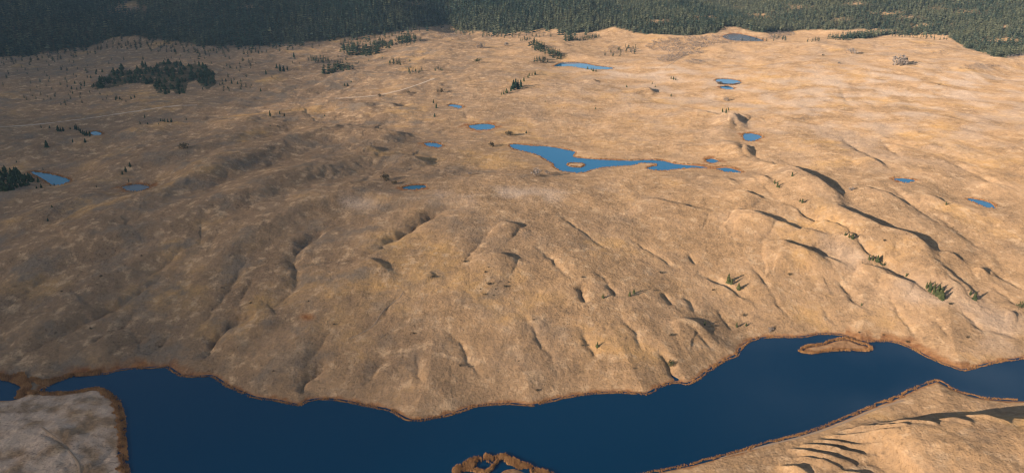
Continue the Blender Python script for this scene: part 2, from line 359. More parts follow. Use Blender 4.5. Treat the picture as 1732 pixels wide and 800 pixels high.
def terrain(X, Y):
    """height and ground-cover masks"""
    n = len(X)
    P = np.stack([X, Y], -1)
    s = lake_sd(P)
    z = base(X, Y, s)
    rr = np.hypot(X, Y)
    north = Y > np.interp(X, NPX, NPY) - 12
    wide = sstep(6, 90, s) * sstep(9000, 4000, rr)
    calm = sstep(6, 35, s)
    for nm, zl, poly, rim in pond_data:
        c = poly.mean(0); ext = np.abs(poly - c).max() + 150
        m = np.abs(P - c).max(1) < ext
        if m.any():
            d, _, _ = seg_dist(P[m], poly)
            calm[m] *= np.where(inside(P[m], poly), 0, sstep(0, 60, d))
    # rolling ground
    th = np.arctan2(X - CX, CY - Y); rc = np.hypot(X - CX, CY - Y)
    wob = fbm(X / 160, Y / 160, 41, 2) * 0.35
    k = sstep(350, 1100, rc) * np.where(Y < CY, 1, 0)
    al = fbm(th * 13 + wob, rc / 330.0 + wob, 5, 3)
    al2 = fbm(th * 42 + wob * 2, rc / 120.0, 8, 3)
    lum = fbm(X / 70, Y / 100, 21, 4)
    lum2 = fbm(X / 28, Y / 36, 27, 3)
    left = sstep(100, -250, X)
    amp = north * (0.14 + 0.30 * left + 0.4 * sstep(250, 500, X))
    z = z + wide * (0.25 + 0.75 * calm) * (k * amp * (3.4 * al + 1.3 * al2) + (0.55 + 0.25 * left) * lum * np.interp(rr, [600, 1000, 2000], [0.9, 1.8, 3.0]))
    wx = X + 14 * fbm(X / 60, Y / 60, 141, 3); wy = Y + 14 * fbm(X / 60, Y / 60, 149, 3)
    cr_, sr_ = np.cos(R(28)), np.sin(R(28))
    ua = wx * cr_ - wy * sr_; va = wx * sr_ + wy * cr_
    bil = .9 * np.sqrt(perlin(ua / 75, va / 330, 151) ** 2 + .003) + .28 * np.sqrt(perlin(ua / 30, va / 120, 157) ** 2 + .002) + .10 * np.sqrt(perlin(wx / 11, wy / 17, 163) ** 2 + .002)
    z = z + wide * (.2 + .8 * calm) * north * (0.9 + 3.0 * left + 1.5 * sstep(250, 500, X)) * bil * np.interp(rr, [600, 1100, 2200], [.9, 1.25, 1.7])
    z = z + calm * (0.22 + .2 * left) * lum2 * np.interp(rr, [600, 1200, 2500], [1, 1.4, 2.0])
    small = fbm(X / 9, Y / 9, 33, 4, .6)
    z = z + sstep(5, 14, s) * 0.24 * small
    near = ~north & (s > 5)
    z = z + np.where(near, sstep(5, 30, s) * (1.3 * fbm(X / 34, Y / 34, 61, 4) + np.where(X < 20, .55, .1) * fbm(X / 11, Y / 11, 63, 3) + np.where(X < 20, 1.6, 0.3) * fbm(X / 60, Y / 60, 67, 3)), 0)
    # carved gullies
    for line, d, wd in gul:
        c0 = line.min(0) - 40; c1 = line.max(0) + 40
        m = (X > c0[0]) & (X < c1[0]) & (Y > c0[1]) & (Y < c1[1])
        if not m.any(): continue
        q = P[m] + 2.2 * np.stack([fbm(X[m] / 14, Y[m] / 14, 71, 2), fbm(X[m] / 14, Y[m] / 14, 79, 2)], -1)
        dd, tt, _ = seg_dist(q, line, False)
        ln = np.linalg.norm(np.diff(line, axis=0), axis=1).sum()
        tap = np.clip(np.minimum(tt, ln - tt) / (0.3 * ln), 0, 1) ** 0.7 * (0.75 + 0.35 * perlin(tt / 18, tt * 0, 5))
        z[m] -= (2.2 if line[:, 0].mean() < 0 else 1.7) * d * tap * np.exp(-(np.abs(dd) / (.82 * wd)) ** 1.25)
    for line, h, ls, wd in rid:
        wd = max(wd, 1.9 * h)
        c0 = line.min(0) - ls * 2.2 - 10; c1 = line.max(0) + ls * 2.2 + 10
        m = (X > c0[0]) & (X < c1[0]) & (Y > c0[1]) & (Y < c1[1])
        if not m.any(): continue
        q = P[m] + (0.05 if wd < 8 and P[m][:, 1].mean() < 520 else 1) * min(3.0, 0.2 * wd) * np.stack([fbm(X[m] / 22, Y[m] / 22, 91, 2), fbm(X[m] / 22, Y[m] / 22, 97, 2)], -1)
        dd, tt, sd = seg_dist(q, line, False)
        dirv = line[-1] - line[0]
        lee = np.sign(dirv[0] * SUNH[1] - dirv[1] * SUNH[0])
        u = dd * sd * lee                       # positive on the side away from the sun
        ln = np.linalg.norm(np.diff(line, axis=0), axis=1).sum()
        tap = np.sin(np.pi * np.clip((tt + 0.02 * ln) / (1.04 * ln), 0, 1)) ** 0.55
        end = np.exp(-(np.where((tt < 1e-3) | (tt > ln - 1e-3), dd, 0) / (0.4 * ls)) ** 2)
        prof = np.where(u < 0, np.exp(-(u / ls) ** 2 * 1.6), 1 - sstep(0, wd, u))
        z[m] += h * (.85 if line[:, 0].mean() < -80 and h > 7 else 1.0) * tap * prof * end * sstep(4, 15, s[m])
    # long hill at the lower right
    m = (X > 40) & (Y < 640) & ~north
    if m.any():
        q = P[m] + 3.5 * np.stack([fbm(X[m] / 40, Y[m] / 40, 131, 2), fbm(X[m] / 40, Y[m] / 40, 137, 2)], -1)
        dd, tt, sd = seg_dist(q, hill_line, False)
        u = dd * np.where(sd > 0, 1, -1)
        ln = np.linalg.norm(np.diff(hill_line, axis=0), axis=1).sum()
        tap = sstep(-5, 35, tt)
        prof = np.where(u < 0, np.exp(-(u / 75.0) ** 2), 1 - sstep(0, 36, u))
        z[m] += HILL[1] * tap * prof * sstep(4, 26, s[m])
    z = np.where(~north & (s > 5), np.maximum(z, .45), z)
    # ponds flatten and sink the ground
    sedge = np.zeros(n); pale = np.zeros(n)
    for nm, zl, poly, rim in pond_data:
        c = poly.mean(0); ext = np.abs(poly - c).max() + 120
        m = np.abs(P - c).max(1) < ext
        if not m.any(): continue
        Pm = P[m]
        d, _, _ = seg_dist(Pm, poly)
        sdp = np.where(inside(Pm, poly), -d, d)
        if nm == 'lake':
            di, _, _ = seg_dist(Pm, ISLET)
            sdp = np.maximum(sdp, np.where(inside(Pm, ISLET), di, -di))
        sdp = sdp + 0.8 * fbm(Pm[:, 0] / 7, Pm[:, 1] / 7, 55, 2)
        lim = zl + np.where(sdp < 0, np.maximum(-2.0, 0.35 * sdp), 0.35 * np.minimum(sdp, 2)) + np.maximum(sdp - 2, 0) * 0.02
        b = sstep(2, 55, sdp)
        zz = z[m] * b + lim * (1 - b)
        zz = np.where(sdp > 0, np.maximum(zz, zl + 0.3 * np.minimum(sdp, 2) - 0.16 * np.maximum(sdp - 6, 0)), zz)
        z[m] = zz
        nzv = fbm(Pm[:, 0] / 13, Pm[:, 1] / 13, 57, 3)
        sedge[m] = np.maximum(sedge[m], sstep(rim * 1.2, rim * 0.2, sdp + (nzv + .35) * rim * 1.0) * .85)
    # wet meadow and reed-coloured margin of the big lake
    wet = .8 * sstep(5.5, 3.2, s + 1.6 * fbm(X / 8, Y / 8, 59, 3))
    px, py = project(X, np.maximum(Y, 1), z)
    broad = ((px < 330) & north) * sstep(10, 4, s + 5 * fbm(X / 16, Y / 16, 77, 3)) * sstep(300, 200, np.abs(px - 60))
    broad = np.maximum(broad, ((px > 1430) & (px < 1640) & north) * sstep(13, 6, s + 5 * fbm(X / 12, Y / 12, 78, 3)) * 0.8)
    sedge = np.maximum(sedge, np.maximum(wet, broad))
    sedge = np.maximum(sedge, 0.9 * np.exp(-(((px - 520) / 13) ** 2 + ((py - 536) / 6) ** 2) ** 2))
    return z, s, sedge, px, py

# ------------------------------------------------------------------ terrain grid: one sheet round the viewpoint, finest where it is seen
AZ = np.concatenate([np.arange(-43, 43.001, 0.064), np.arange(46, 314.001, 4.0)])
AZ = np.radians(AZ)
r = [20.0]
while r[-1] < 330: r.append(r[-1] * 1.14)
r[-1] = 330.0
while r[-1] < 1000: r.append(r[-1] * 1.0027)
while r[-1] < 2600: r.append(r[-1] * 1.0038)
while r[-1] < 3600: r.append(r[-1] * 1.01)
while r[-1] < 30000: r.append(r[-1] * 1.1)
RR = np.array(r)
NA, NR = len(AZ), len(RR)
gx = (RR[:, None] * np.sin(AZ)[None, :]).ravel()
gy = (RR[:, None] * np.cos(AZ)[None, :]).ravel()
gz, gs, gsedge, gpx, gpy = terrain(gx, gy)
GZ = gz.reshape(NR, NA)
NF = int(np.searchsorted(AZ, R(43.0)))        # columns of the fine fan

def ground(X, Y):
    X = np.asarray(X, float); Y = np.asarray(Y, float)
    a = np.arctan2(X, Y); rr = np.hypot(X, Y)
    j = np.interp(a, AZ[:NF], np.arange(NF)); i = np.interp(rr, RR, np.arange(NR))
    i0 = np.clip(i.astype(int), 0, NR - 2); j0 = np.clip(j.astype(int), 0, NF - 2)
    fi = i - i0; fj = j - j0
    return (GZ[i0, j0] * (1 - fi) * (1 - fj) + GZ[i0 + 1, j0] * fi * (1 - fj) + GZ[i0, j0 + 1] * (1 - fi) * fj + GZ[i0 + 1, j0 + 1] * fi * fj)

def hit(px, py):
    """first point of the finished ground seen at that pixel"""
    px = np.atleast_1d(np.asarray(px, float)); py = np.atleast_1d(np.asarray(py, float))
    d = pix_dir(px, py)
    lo = np.full(len(px), 330.0); hi = lo.copy(); found = np.zeros(len(px), bool)
    t = 340.0
    while t < 5000:
        p = d * t
        b = (H + p[:, 2]) < ground(p[:, 0], p[:, 1])
        hi[b & ~found] = t; found |= b; lo[~found] = t
        if found.all(): break
        t *= 1.006
    hi[~found] = t
    for _ in range(10):
        m = (lo + hi) / 2; p = d * m[:, None]
        b = (H + p[:, 2]) < ground(p[:, 0], p[:, 1])
        hi = np.where(b, m, hi); lo = np.where(b, lo, m)
    p = d * hi[:, None]
    return p[:, 0], p[:, 1], ground(p[:, 0], p[:, 1])

# ------------------------------------------------------------------ materials
def new_mat(name):
    m = bpy.data.materials.new(name); m.use_nodes = True
    nt = m.node_tree; nt.nodes.clear()
    out = nt.nodes.new('ShaderNodeOutputMaterial')
    return m, nt, out

def N(nt, t, **kw):
    n = nt.nodes.new(t)
    for k, v in kw.items():
        if k in n.inputs: n.inputs[k].default_value = v
        else: setattr(n, k, v)
    return n

def noise(nt, vec, scale, detail=4, rough=0.55):
    n = N(nt, 'ShaderNodeTexNoise'); n.inputs['Scale'].default_value = scale; n.inputs['Detail'].default_value = detail; n.inputs['Roughness'].default_value = rough
    nt.links.new(vec, n.inputs['Vector'])
    return n.outputs['Fac']

def rngmap(nt, v, a, b, c=0.0, d=1.0):
    n = N(nt, 'ShaderNodeMapRange'); n.interpolation_type = 'SMOOTHSTEP'
    for i, q in ((1, a), (2, b), (3, c), (4, d)): n.inputs[i].default_value = q
    nt.links.new(v, n.inputs[0])
    return n.outputs[0]

def mixc(nt, f, a, b, typ='MIX'):
    n = N(nt, 'ShaderNodeMixRGB'); n.blend_type = typ
    for s, v in ((0, f), (1, a), (2, b)):
        if isinstance(v, (tuple, list)): n.inputs[s].default_value = (*v, 1) if len(v) == 3 else v
        elif isinstance(v, (int, float)): n.inputs[s].default_value = v
        else: nt.links.new(v, n.inputs[s])
    return n.outputs[0]

def mulv(nt, a, b):
    n = N(nt, 'ShaderNodeMath'); n.operation = 'MULTIPLY'
    for s, v in ((0, a), (1, b)):
        if isinstance(v, (int, float)): n.inputs[s].default_value = v
        else: nt.links.new(v, n.inputs[s])
    return n.outputs[0]

def ground_mat():
    m, nt, out = new_mat('dry_grassland')
    geo = N(nt, 'ShaderNodeNewGeometry'); pos = geo.outputs['Position']
    att = N(nt, 'ShaderNodeAttribute', attribute_name='cover'); sp = N(nt, 'ShaderNodeSeparateColor'); nt.links.new(att.outputs['Color'], sp.inputs[0])
    sed, lit, scr_shade = sp.outputs[0], sp.outputs[1], sp.outputs[2]
    n300 = noise(nt, pos, 1 / 260, 5, 0.6); n60 = noise(nt, pos, 1 / 48, 6, 0.62); n12 = noise(nt, pos, 1 / 11, 6, 0.65); n2 = noise(nt, pos, 1 / 1.9, 5, 0.7); n5 = noise(nt, pos, 1 / 4.2, 5, 0.65)
    c = mixc(nt, rngmap(nt, n300, .35, .65), (.335, .203, .104), (.285, .178, .098))
    c = mixc(nt, mulv(nt, rngmap(nt, n60, .45, .70), .7), c, (.39, .245, .14))       # paler straw
    c = mixc(nt, mulv(nt, rngmap(nt, n60, .50, .28), .65), c, (.19, .120, .070))      # browner hollows of thicker grass
    c = mixc(nt, mulv(nt, scr_shade, .72), c, (.165, .108, .070))                            # dimmer light of the left side put into the grass colour
    gold = noise(nt, pos, 1 / 95, 5, 0.6)
    c = mixc(nt, mulv(nt, rngmap(nt, gold, .53, .70), .55), c, (.42, .24, .085))        # golden patches
    c = mixc(nt, mulv(nt, rngmap(nt, n12, .50, .68), .7), c, (.44, .295, .175))
    c = mixc(nt, mulv(nt, rngmap(nt, n12, .46, .30), .6), c, (.165, .108, .066))
    grey = noise(nt, pos, 1 / 33, 6, 0.65)
    c = mixc(nt, mulv(nt, rngmap(nt, grey, .47, .66), scr_shade), c, (.165, .122, .088))      # grey sage
    c = mixc(nt, mulv(nt, lit, .85), c, (.43, .32, .24))                              # bleached, stony ground; also brighter light painted over the far right
    c = mixc(nt, rngmap(nt, n5, .40, .72, 0, .9), c, mixc(nt, 1.0, c, (1.28, 1.25, 1.2), 'MULTIPLY'))
    c = mixc(nt, mulv(nt, rngmap(nt, n2, .50, .33, 0, .8), rngmap(nt, n60, .62, .38, .25, 1)), c, mixc(nt, 1.0, c, (.42, .40, .40), 'MULTIPLY'))   # tussocks
    sc = mixc(nt, rngmap(nt, n5, .35, .65), (.165, .062, .024), (.27, .125, .05))
    c = mixc(nt, sed, c, sc)
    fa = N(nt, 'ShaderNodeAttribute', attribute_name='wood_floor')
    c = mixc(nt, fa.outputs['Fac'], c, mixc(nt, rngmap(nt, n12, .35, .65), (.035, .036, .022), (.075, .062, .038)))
    d = N(nt, 'ShaderNodeBsdfDiffuse'); d.inputs['Roughness'].default_value = 1.0
    nt.links.new(c, d.inputs['Color'])
    # sward: tussocks and stones in the shading normal
    hsum = N(nt, 'ShaderNodeMath'); hsum.operation = 'MULTIPLY_ADD'; nt.links.new(n5, hsum.inputs[0]); hsum.inputs[1].default_value = 1.6; nt.links.new(n2, hsum.inputs[2])
    bp = N(nt, 'ShaderNodeBump'); bp.inputs['Strength'].default_value = 0.8; bp.inputs['Distance'].default_value = 1.0
    nt.links.new(hsum.outputs[0], bp.inputs['Height']); nt.links.new(bp.outputs[0], d.inputs['Normal'])
    nt.links.new(d.outputs[0], out.inputs['Surface'])
    return m

def water_mat(name, col, rough=0.02, bump=0.0, spec=0.5):
    m, nt, out = new_mat(name)
    b = N(nt, 'ShaderNodeBsdfPrincipled')
    b.inputs['Base Color'].default_value = (*col, 1); b.inputs['Roughness'].default_value = rough; b.inputs['IOR'].default_value = 1.333; b.inputs['Specular IOR Level'].default_value = spec; b.inputs['Specular Tint'].default_value = (.22, .76, 1.0, 1)
    geo = N(nt, 'ShaderNodeNewGeometry')
    nn = noise(nt, geo.outputs['Position'], 1 / 3.0, 3, .5)
    bp = N(nt, 'ShaderNodeBump'); bp.inputs['Strength'].default_value = bump; bp.inputs['Distance'].default_value = 0.06
    nt.links.new(nn, bp.inputs['Height']); nt.links.new(bp.outputs[0], b.inputs['Normal'])
    nt.links.new(b.outputs[0], out.inputs['Surface'])
    return m

def leaf_mat(name, a, b, var=0.35, attr=False):
    """foliage: colour varies from leaf clump to leaf clump and from plant to plant"""
    m, nt, out = new_mat(name)
    geo = N(nt, 'ShaderNodeNewGeometry'); oi = N(nt, 'ShaderNodeObjectInfo')
    if attr:
        at = N(nt, 'ShaderNodeAttribute', attribute_name='tint'); f = at.outputs['Fac']
    else:
        f = oi.outputs['Random']
    c = mixc(nt, f, a, b)
    k = rngmap(nt, geo.outputs['Random Per Island'], 0, 1, 1 - var, 1 + var)
    cc = N(nt, 'ShaderNodeVectorMath'); cc.operation = 'SCALE'
    nt.links.new(c, cc.inputs[0]); nt.links.new(k, cc.inputs['Scale'])
    d = N(nt, 'ShaderNodeBsdfDiffuse'); d.inputs['Roughness'].default_value = .6
    nt.links.new(cc.outputs[0], d.inputs['Color'])
    nt.links.new(d.outputs[0], out.inputs['Surface'])
    return m

M_ground = ground_mat()
M_lake = water_mat('lake_water', (.0, .023, .056), 0.03, .03, .24)
M_pond = water_mat('pond_water', (.0, .125, .250), 0.05, .03, .45)
M_peat = water_mat('dark_pond_water', (.0, .085, .150), 0.05, .03, .22)
M_mud = water_mat('muddy_water', (.06, .055, .055), 0.25, .05)
M_fir = leaf_mat('conifer_needles', (.045, .055, .024), (.080, .080, .032))
M_firdark = leaf_mat('dark_conifer_needles', (.018, .034, .022), (.034, .048, .026))
M_forest = leaf_mat('forest_needles', (.026, .042, .031), (.098, .096, .055), .42, True)
M_firwood = leaf_mat('dark_wood_needles', (.018, .032, .022), (.045, .052, .028), .3, True)
M_bark = leaf_mat('bark', (.10, .07, .05), (.14, .10, .07), .1)
M_twig = leaf_mat('bare_twigs', (.19, .15, .125), (.25, .20, .165))
M_shrub = leaf_mat('dark_shrub', (.055, .045, .030), (.095, .070, .042))
M_green = leaf_mat('green_shrub', (.055, .058, .026), (.080, .075, .032))
M_reed = leaf_mat('reeds', (.23, .11, .045), (.42, .22, .09), .28, True)
M_sage = leaf_mat('sagebrush', (.07, .055, .040), (.12, .095, .07), .4, True)
M_brush = leaf_mat('gully_brush_twigs', (.040, .030, .022), (.085, .062, .040), .4, True)
M_path = leaf_mat('trodden_earth', (.235, .160, .105), (.26, .18, .12), .1)
M_track, nt, out = new_mat('pale_dirt')
geo = N(nt, 'ShaderNodeNewGeometry'); c = mixc(nt, noise(nt, geo.outputs['Position'], 1 / 3.5, 5, .6), (.33, .25, .185), (.42, .325, .25))
d = N(nt, 'ShaderNodeBsdfDiffuse'); d.inputs['Roughness'].default_value = 1; nt.links.new(c, d.inputs['Color']); nt.links.new(d.outputs[0], out.inputs['Surface'])

# ------------------------------------------------------------------ object helpers
def mesh_obj(name, verts, faces, mat, parent=None, smooth=False, tri=None):
    me = bpy.data.meshes.new(name)
    if isinstance(verts, np.ndarray) and isinstance(faces, np.ndarray):
        k = faces.shape[1]
        me.vertices.add(len(verts)); me.vertices.foreach_set('co', verts.astype(np.float32).ravel())
        me.loops.add(faces.size); me.loops.foreach_set('vertex_index', faces.astype(np.int32).ravel())
        me.polygons.add(len(faces)); me.polygons.foreach_set('loop_start', np.arange(0, faces.size, k, dtype=np.int32))
        me.polygons.foreach_set('use_smooth', np.full(len(faces), smooth))
        me.update(calc_edges=True)
    else:
        me.from_pydata([tuple(v) for v in verts], [], faces); me.update()
    me.materials.append(mat)
    o = bpy.data.objects.new(name, me); COL.objects.link(o)
    if parent: o.parent = parent
    return o

def kind(o, k): o['kind'] = k; return o

def tag(o, label, cat, group=None):
    o['label'] = label; o['category'] = cat
    if group: o['group'] = group
    return o

def add_attr(o, name, vals):
    a = o.data.attributes.new(name, 'FLOAT', 'POINT'); a.data.foreach_set('value', vals.astype(np.float32))

# ------------------------------------------------------------------ setting: the ground
idx = np.arange(NR * NA).reshape(NR, NA)
a = idx[:-1]; b = idx[1:]
quads = np.stack([a, b, np.roll(b, -1, 1), np.roll(a, -1, 1)], -1).reshape(-1, 4)
g = mesh_obj('ground', np.stack([gx, gy, gz], -1), quads, M_ground, smooth=True)
kind(g, 'structure')
def blob(cx, cy, sx, sy, rot=0):
    c_, s_ = math.cos(R(rot)), math.sin(R(rot))
    u = (gpx - cx) * c_ + (gpy - cy) * s_; v = -(gpx - cx) * s_ + (gpy - cy) * c_
    return np.exp(-((u / sx) ** 2 + (v / sy) ** 2))
pn = fbm(gx / 60, gy / 60, 205, 4)
pale = np.clip(blob(860, 330, 150, 14) + blob(1080, 120, 90, 9) + .8 * blob(1570, 140, 110, 18) + .8 * blob(590, 345, 90, 10) + .8 * blob(1540, 170, 330, 90) + .5 * blob(1150, 150, 250, 50) + .7 * blob(1660, 560, 90, 40) + .7 * blob(1480, 455, 90, 20, 28) + .6 * blob(1560, 520, 70, 30), 0, 1) * sstep(-.35, .55, pn)  # the broadest right-hand blob puts brighter light into the ground colour
south = (gy < np.interp(gx, NPX, NPY) - 12)
pale = .8 * pale
pale = pale * ~((gpx > 740) & (gpx < 980) & (gpy > 740))
pale = np.maximum(pale, .95 * (south & (gx < 20) & (gpx < 300)) * sstep(-.5, .5, fbm(gx / 22, gy / 22, 207, 4)))
scrub_shade_m = np.clip(.05 + 1.0 * sstep(200, -350, gx) + .4 * pn, 0, 1)  # sage cover, plus a shade ramp darkening the left in colour
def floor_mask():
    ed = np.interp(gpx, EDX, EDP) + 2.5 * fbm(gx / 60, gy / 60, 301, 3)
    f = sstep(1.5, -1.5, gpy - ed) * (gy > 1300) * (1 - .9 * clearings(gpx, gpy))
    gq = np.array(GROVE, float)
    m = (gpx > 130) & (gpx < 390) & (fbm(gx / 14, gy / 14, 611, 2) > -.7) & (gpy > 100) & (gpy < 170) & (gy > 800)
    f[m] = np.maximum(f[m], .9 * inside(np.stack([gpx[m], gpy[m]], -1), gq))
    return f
CLEAR = ((1285,28,26,7),(1500,24,30,5),(1530,30,22,4),(1475,24,18,3),(1195,29,32,4),(1050,14,22,4),(1268,26,14,5),(215,14,40,10),(1585,16,16,3),(1700,46,14,3),(1610,42,10,2),(1695,69,42,6),(1350,13,20,3),(1420,34,18,3),(1640,22,26,4),(1240,16,16,3),(1120,36,22,3),(1560,44,22,3),(1450,8,26,3),(700,8,20,4),(420,12,24,4))
def clearings(px, py):
    c = 0 * px
    for cx_, cy_, sx_, sy_ in CLEAR:
        c = np.maximum(c, np.exp(-(((px - cx_) / sx_) ** 2 + ((py - cy_) / sy_) ** 2)))
    return c
GROVE = [(152,148),(160,140),(175,134),(188,121),(205,118),(225,120),(245,112),(262,116),(270,105),(292,107),(300,103),(312,112),(330,108),(346,115),(358,117),(362,128),(366,142),(352,152),(340,146),(332,136),(318,140),(314,157),(298,160),(290,150),(284,160),(266,158),(258,144),(238,141),(215,142),(200,146),(182,150),(165,152)]
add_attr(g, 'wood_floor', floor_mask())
for isl_ in (ISLE, SPIT):
    m = (np.abs(np.stack([gx, gy], -1) - isl_.mean(0)).max(1) < 60)
    k = np.where(m)[0][inside(np.stack([gx[m], gy[m]], -1), isl_)]
    gsedge[k] = np.maximum(gsedge[k], .45)
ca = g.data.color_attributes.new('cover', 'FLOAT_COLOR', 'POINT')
ca.data.foreach_set('color', np.stack([gsedge, pale, scrub_shade_m, np.ones_like(pale)], -1).astype(np.float32).ravel())

# ------------------------------------------------------------------ setting: water
def pond_sheet(name, poly, z, mat, step=3.0):
    """flat water surface: the cells of a fine grid that lie inside the shoreline, plus a margin under the bank"""
    c0 = poly.min(0) - 8; c1 = poly.max(0) + 8
    xs = np.arange(c0[0], c1[0], step); ys = np.arange(c0[1], c1[1], step)
    mx_, my_ = np.meshgrid(xs, ys); P_ = np.stack([mx_.ravel() + step / 2, my_.ravel() + step / 2], -1)
    d_, _, _ = seg_dist(P_, poly); on = inside(P_, poly) | (d_ < 3.5)
    nx = len(xs) + 1; vx, vy = np.meshgrid(np.append(xs, xs[-1] + step), np.append(ys, ys[-1] + step))
    k = np.where(on)[0]; i_ = (k // len(xs)) * nx + k % len(xs)
    q = np.stack([i_, i_ + 1, i_ + nx + 1, i_ + nx], -1)
    used, inv = np.unique(q, return_inverse=True)
    V = np.stack([vx.ravel(), vy.ravel(), np.full(vx.size, z)], -1)[used]
    return kind(mesh_obj(name, V, inv.reshape(q.shape), mat), 'structure')
x0, y0 = LAKE.min(0) - 12; x1, y1 = LAKE.max(0) + 12
x0 = min(x0, MARSH[:, 0].min() - 10)
mesh_obj('lake', [(x0, y0, 0), (x1, y0, 0), (x1, y1, 0), (x0, y1, 0)], [(0, 1, 2, 3)], M_lake)['kind'] = 'structure'
for i, (nm, zl, poly, rim) in enumerate(pond_data):
    pond_sheet('lake' if nm == 'lake' else 'pond', poly, zl, M_mud if i in (10, 14) else M_peat if i in (7, 8, 9) else M_pond)

# ------------------------------------------------------------------ setting: dirt tracks
def track(px_pts, width, name='dirt_track'):
    c = smooth_poly(px_pts, False, 14)
    X, Y, Z = hit(c[:, 0], c[:, 1])
    p = np.stack([X, Y], -1)
    for _ in range(3): p[1:-1] = (p[:-2] + 2 * p[1:-1] + p[2:]) / 4
    seg = np.linalg.norm(np.diff(p, axis=0), axis=1); cum = np.concatenate([[0], np.cumsum(seg)])
    q = np.arange(0, cum[-1], 2.5); p = np.stack([np.interp(q, cum, p[:, 0]), np.interp(q, cum, p[:, 1])], -1)
    e = np.gradient(p, axis=0); nrm = np.stack([-e[:, 1], e[:, 0]], -1); nrm /= np.linalg.norm(nrm, axis=1)[:, None] + 1e-9
    wv = width * (1 + .25 * perlin(q / 9, q * 0, 3))
    cols = []
    for f in (-.5, -.25, 0, .25, .5):
        xy = p + nrm * (wv * f)[:, None]
        cols.append(np.stack([xy[:, 0], xy[:, 1], ground(xy[:, 0], xy[:, 1]) + (0.22 if abs(f) < .4 else 0.02)], -1))
    V = np.stack(cols, 1); n, k = V.shape[:2]
    ii = np.arange(n * k).reshape(n, k)
    fq = np.stack([ii[:-1, :-1], ii[:-1, 1:], ii[1:, 1:], ii[1:, :-1]], -1).reshape(-1, 4)
    o = mesh_obj(name, V.reshape(-1, 3), fq, M_track if width > 3 else M_path, smooth=True)
    return kind(o, 'structure')
track([(-60,217),(0,215),(60,211),(120,204),(180,196),(240,187),(290,180),(335,178)], 3.9)
track([(555,167),(600,165),(640,161),(670,155),(690,149),(708,143),(722,138),(735,133)], 3.4)
track([(1100,799),(1160,787),(1230,770),(1299,752),(1360,737),(1420,717),(1480,692),(1530,676)], 2.4, 'footpath')
track([(70,722),(95,741),(108,752),(122,768),(131,780),(135,792),(134,812)], 1.5, 'footpath')
track([(590,573),(612,563),(632,550),(645,530),(660,515),(676,503),(683,491)], 1.0, 'footpath')
track([(1130,112),(1142,104),(1150,98),(1160,93)], 2.5, 'footpath')

# ------------------------------------------------------------------ plants
def conifer_mesh(seed, tiers, sides, slim, fine=True):
    """crown of unit height 1, base at z=0: whorls of drooping branch fans round a tapering stem"""
    rn = random.Random(seed); V = []; Fc = []
    for t in range(tiers):
        f = t / (tiers - 1)
        zc = .06 + .86 * f ** .92
        rad = slim * (1 - f) ** .85 * rn.uniform(.78, 1.12) + .012
        if f < .12: rad *= .8
        n = max(4, int(sides * (1 - .5 * f)))
        a0 = rn.random() * 6.28
        for s in range(n):
            a = a0 + 6.283 * s / n + rn.uniform(-.3, .3); rr = rad * rn.uniform(.65, 1.2)
            if rn.random() < .07: continue
            wd = rr * 6.283 / n * rn.uniform(.55, .85)
            ca_, sa_ = math.cos(a), math.sin(a)
            drop = rr * rn.uniform(.25, .6); zt = zc + rn.uniform(-.01, .02)
            up = .10 * (1 - .4 * f)
            i = len(V)
            V += [(0.06 * rr * ca_, 0.06 * rr * sa_, zt + up), (ca_ * rr * .6 - sa_ * wd, sa_ * rr * .6 + ca_ * wd, zt - drop * .55), (ca_ * rr, sa_ * rr, zt - drop), (ca_ * rr * .6 + sa_ * wd, sa_ * rr * .6 - ca_ * wd, zt - drop * .55), (ca_ * rr * .6, sa_ * rr * .6, zt - drop * .15)]
            Fc += [(i, i + 1, i + 4), (i + 4, i + 1, i + 2), (i, i + 4, i + 3), (i + 4, i + 2, i + 3)]
    i = len(V); V += [(.018, 0, .86), (-.009, .016, .86), (-.009, -.016, .86), (0, 0, 1.0)]
    Fc += [(i, i + 1, i + 3), (i + 1, i + 2, i + 3), (i + 2, i, i + 3)]
    return V, Fc

def trunk_mesh():
    V = []; Fc = []
    for z, q in ((-.04, .030), (.06, .022), (.45, .013), (.93, .003)):
        for s in range(6): V.append((q * math.cos(s * 1.047), q * math.sin(s * 1.047), z))
    for l in range(3):
        for s in range(6):
            a = l * 6 + s; b = l * 6 + (s + 1) % 6
            Fc.append((a, b, b + 6, a + 6))
    return V, Fc

def data_mesh(name, VF, mat):
    me = bpy.data.meshes.new(name); me.from_pydata(VF[0], [], VF[1]); me.update(); me.materials.append(mat); return me

TR = data_mesh('trunk', trunk_mesh(), M_bark)
CROWNS = [data_mesh('crown', conifer_mesh(s, 13, 9, sl_), M_fir) for s, sl_ in ((1, .20), (2, .23), (3, .17), (4, .26), (5, .21))]
CROWNS_D = []
for cm in CROWNS:
    c2 = cm.copy(); c2.materials.clear(); c2.materials.append(M_firdark); CROWNS_D.append(c2)
_cnt = [0]
def conifer(x, y, z, h, label, group, dark=False, wide=1.0):
    root = bpy.data.objects.new('conifer', None); COL.objects.link(root)
    root.empty_display_size = 1.0
    root.location = (x, y, z); q = h
    root.scale = (q * wide, q * wide, q); root.rotation_euler = (R(random.uniform(-2, 2)), R(random.uniform(-2, 2)), random.random() * 6.28)
    tag(root, label, 'tree', group)
    cm = (CROWNS_D if dark else CROWNS)[_cnt[0] % 5]; _cnt[0] += 1
    for nm, me in (('trunk', TR), ('crown', cm)):
        c_ = bpy.data.objects.new(nm, me); COL.objects.link(c_); c_.parent = root
    return root

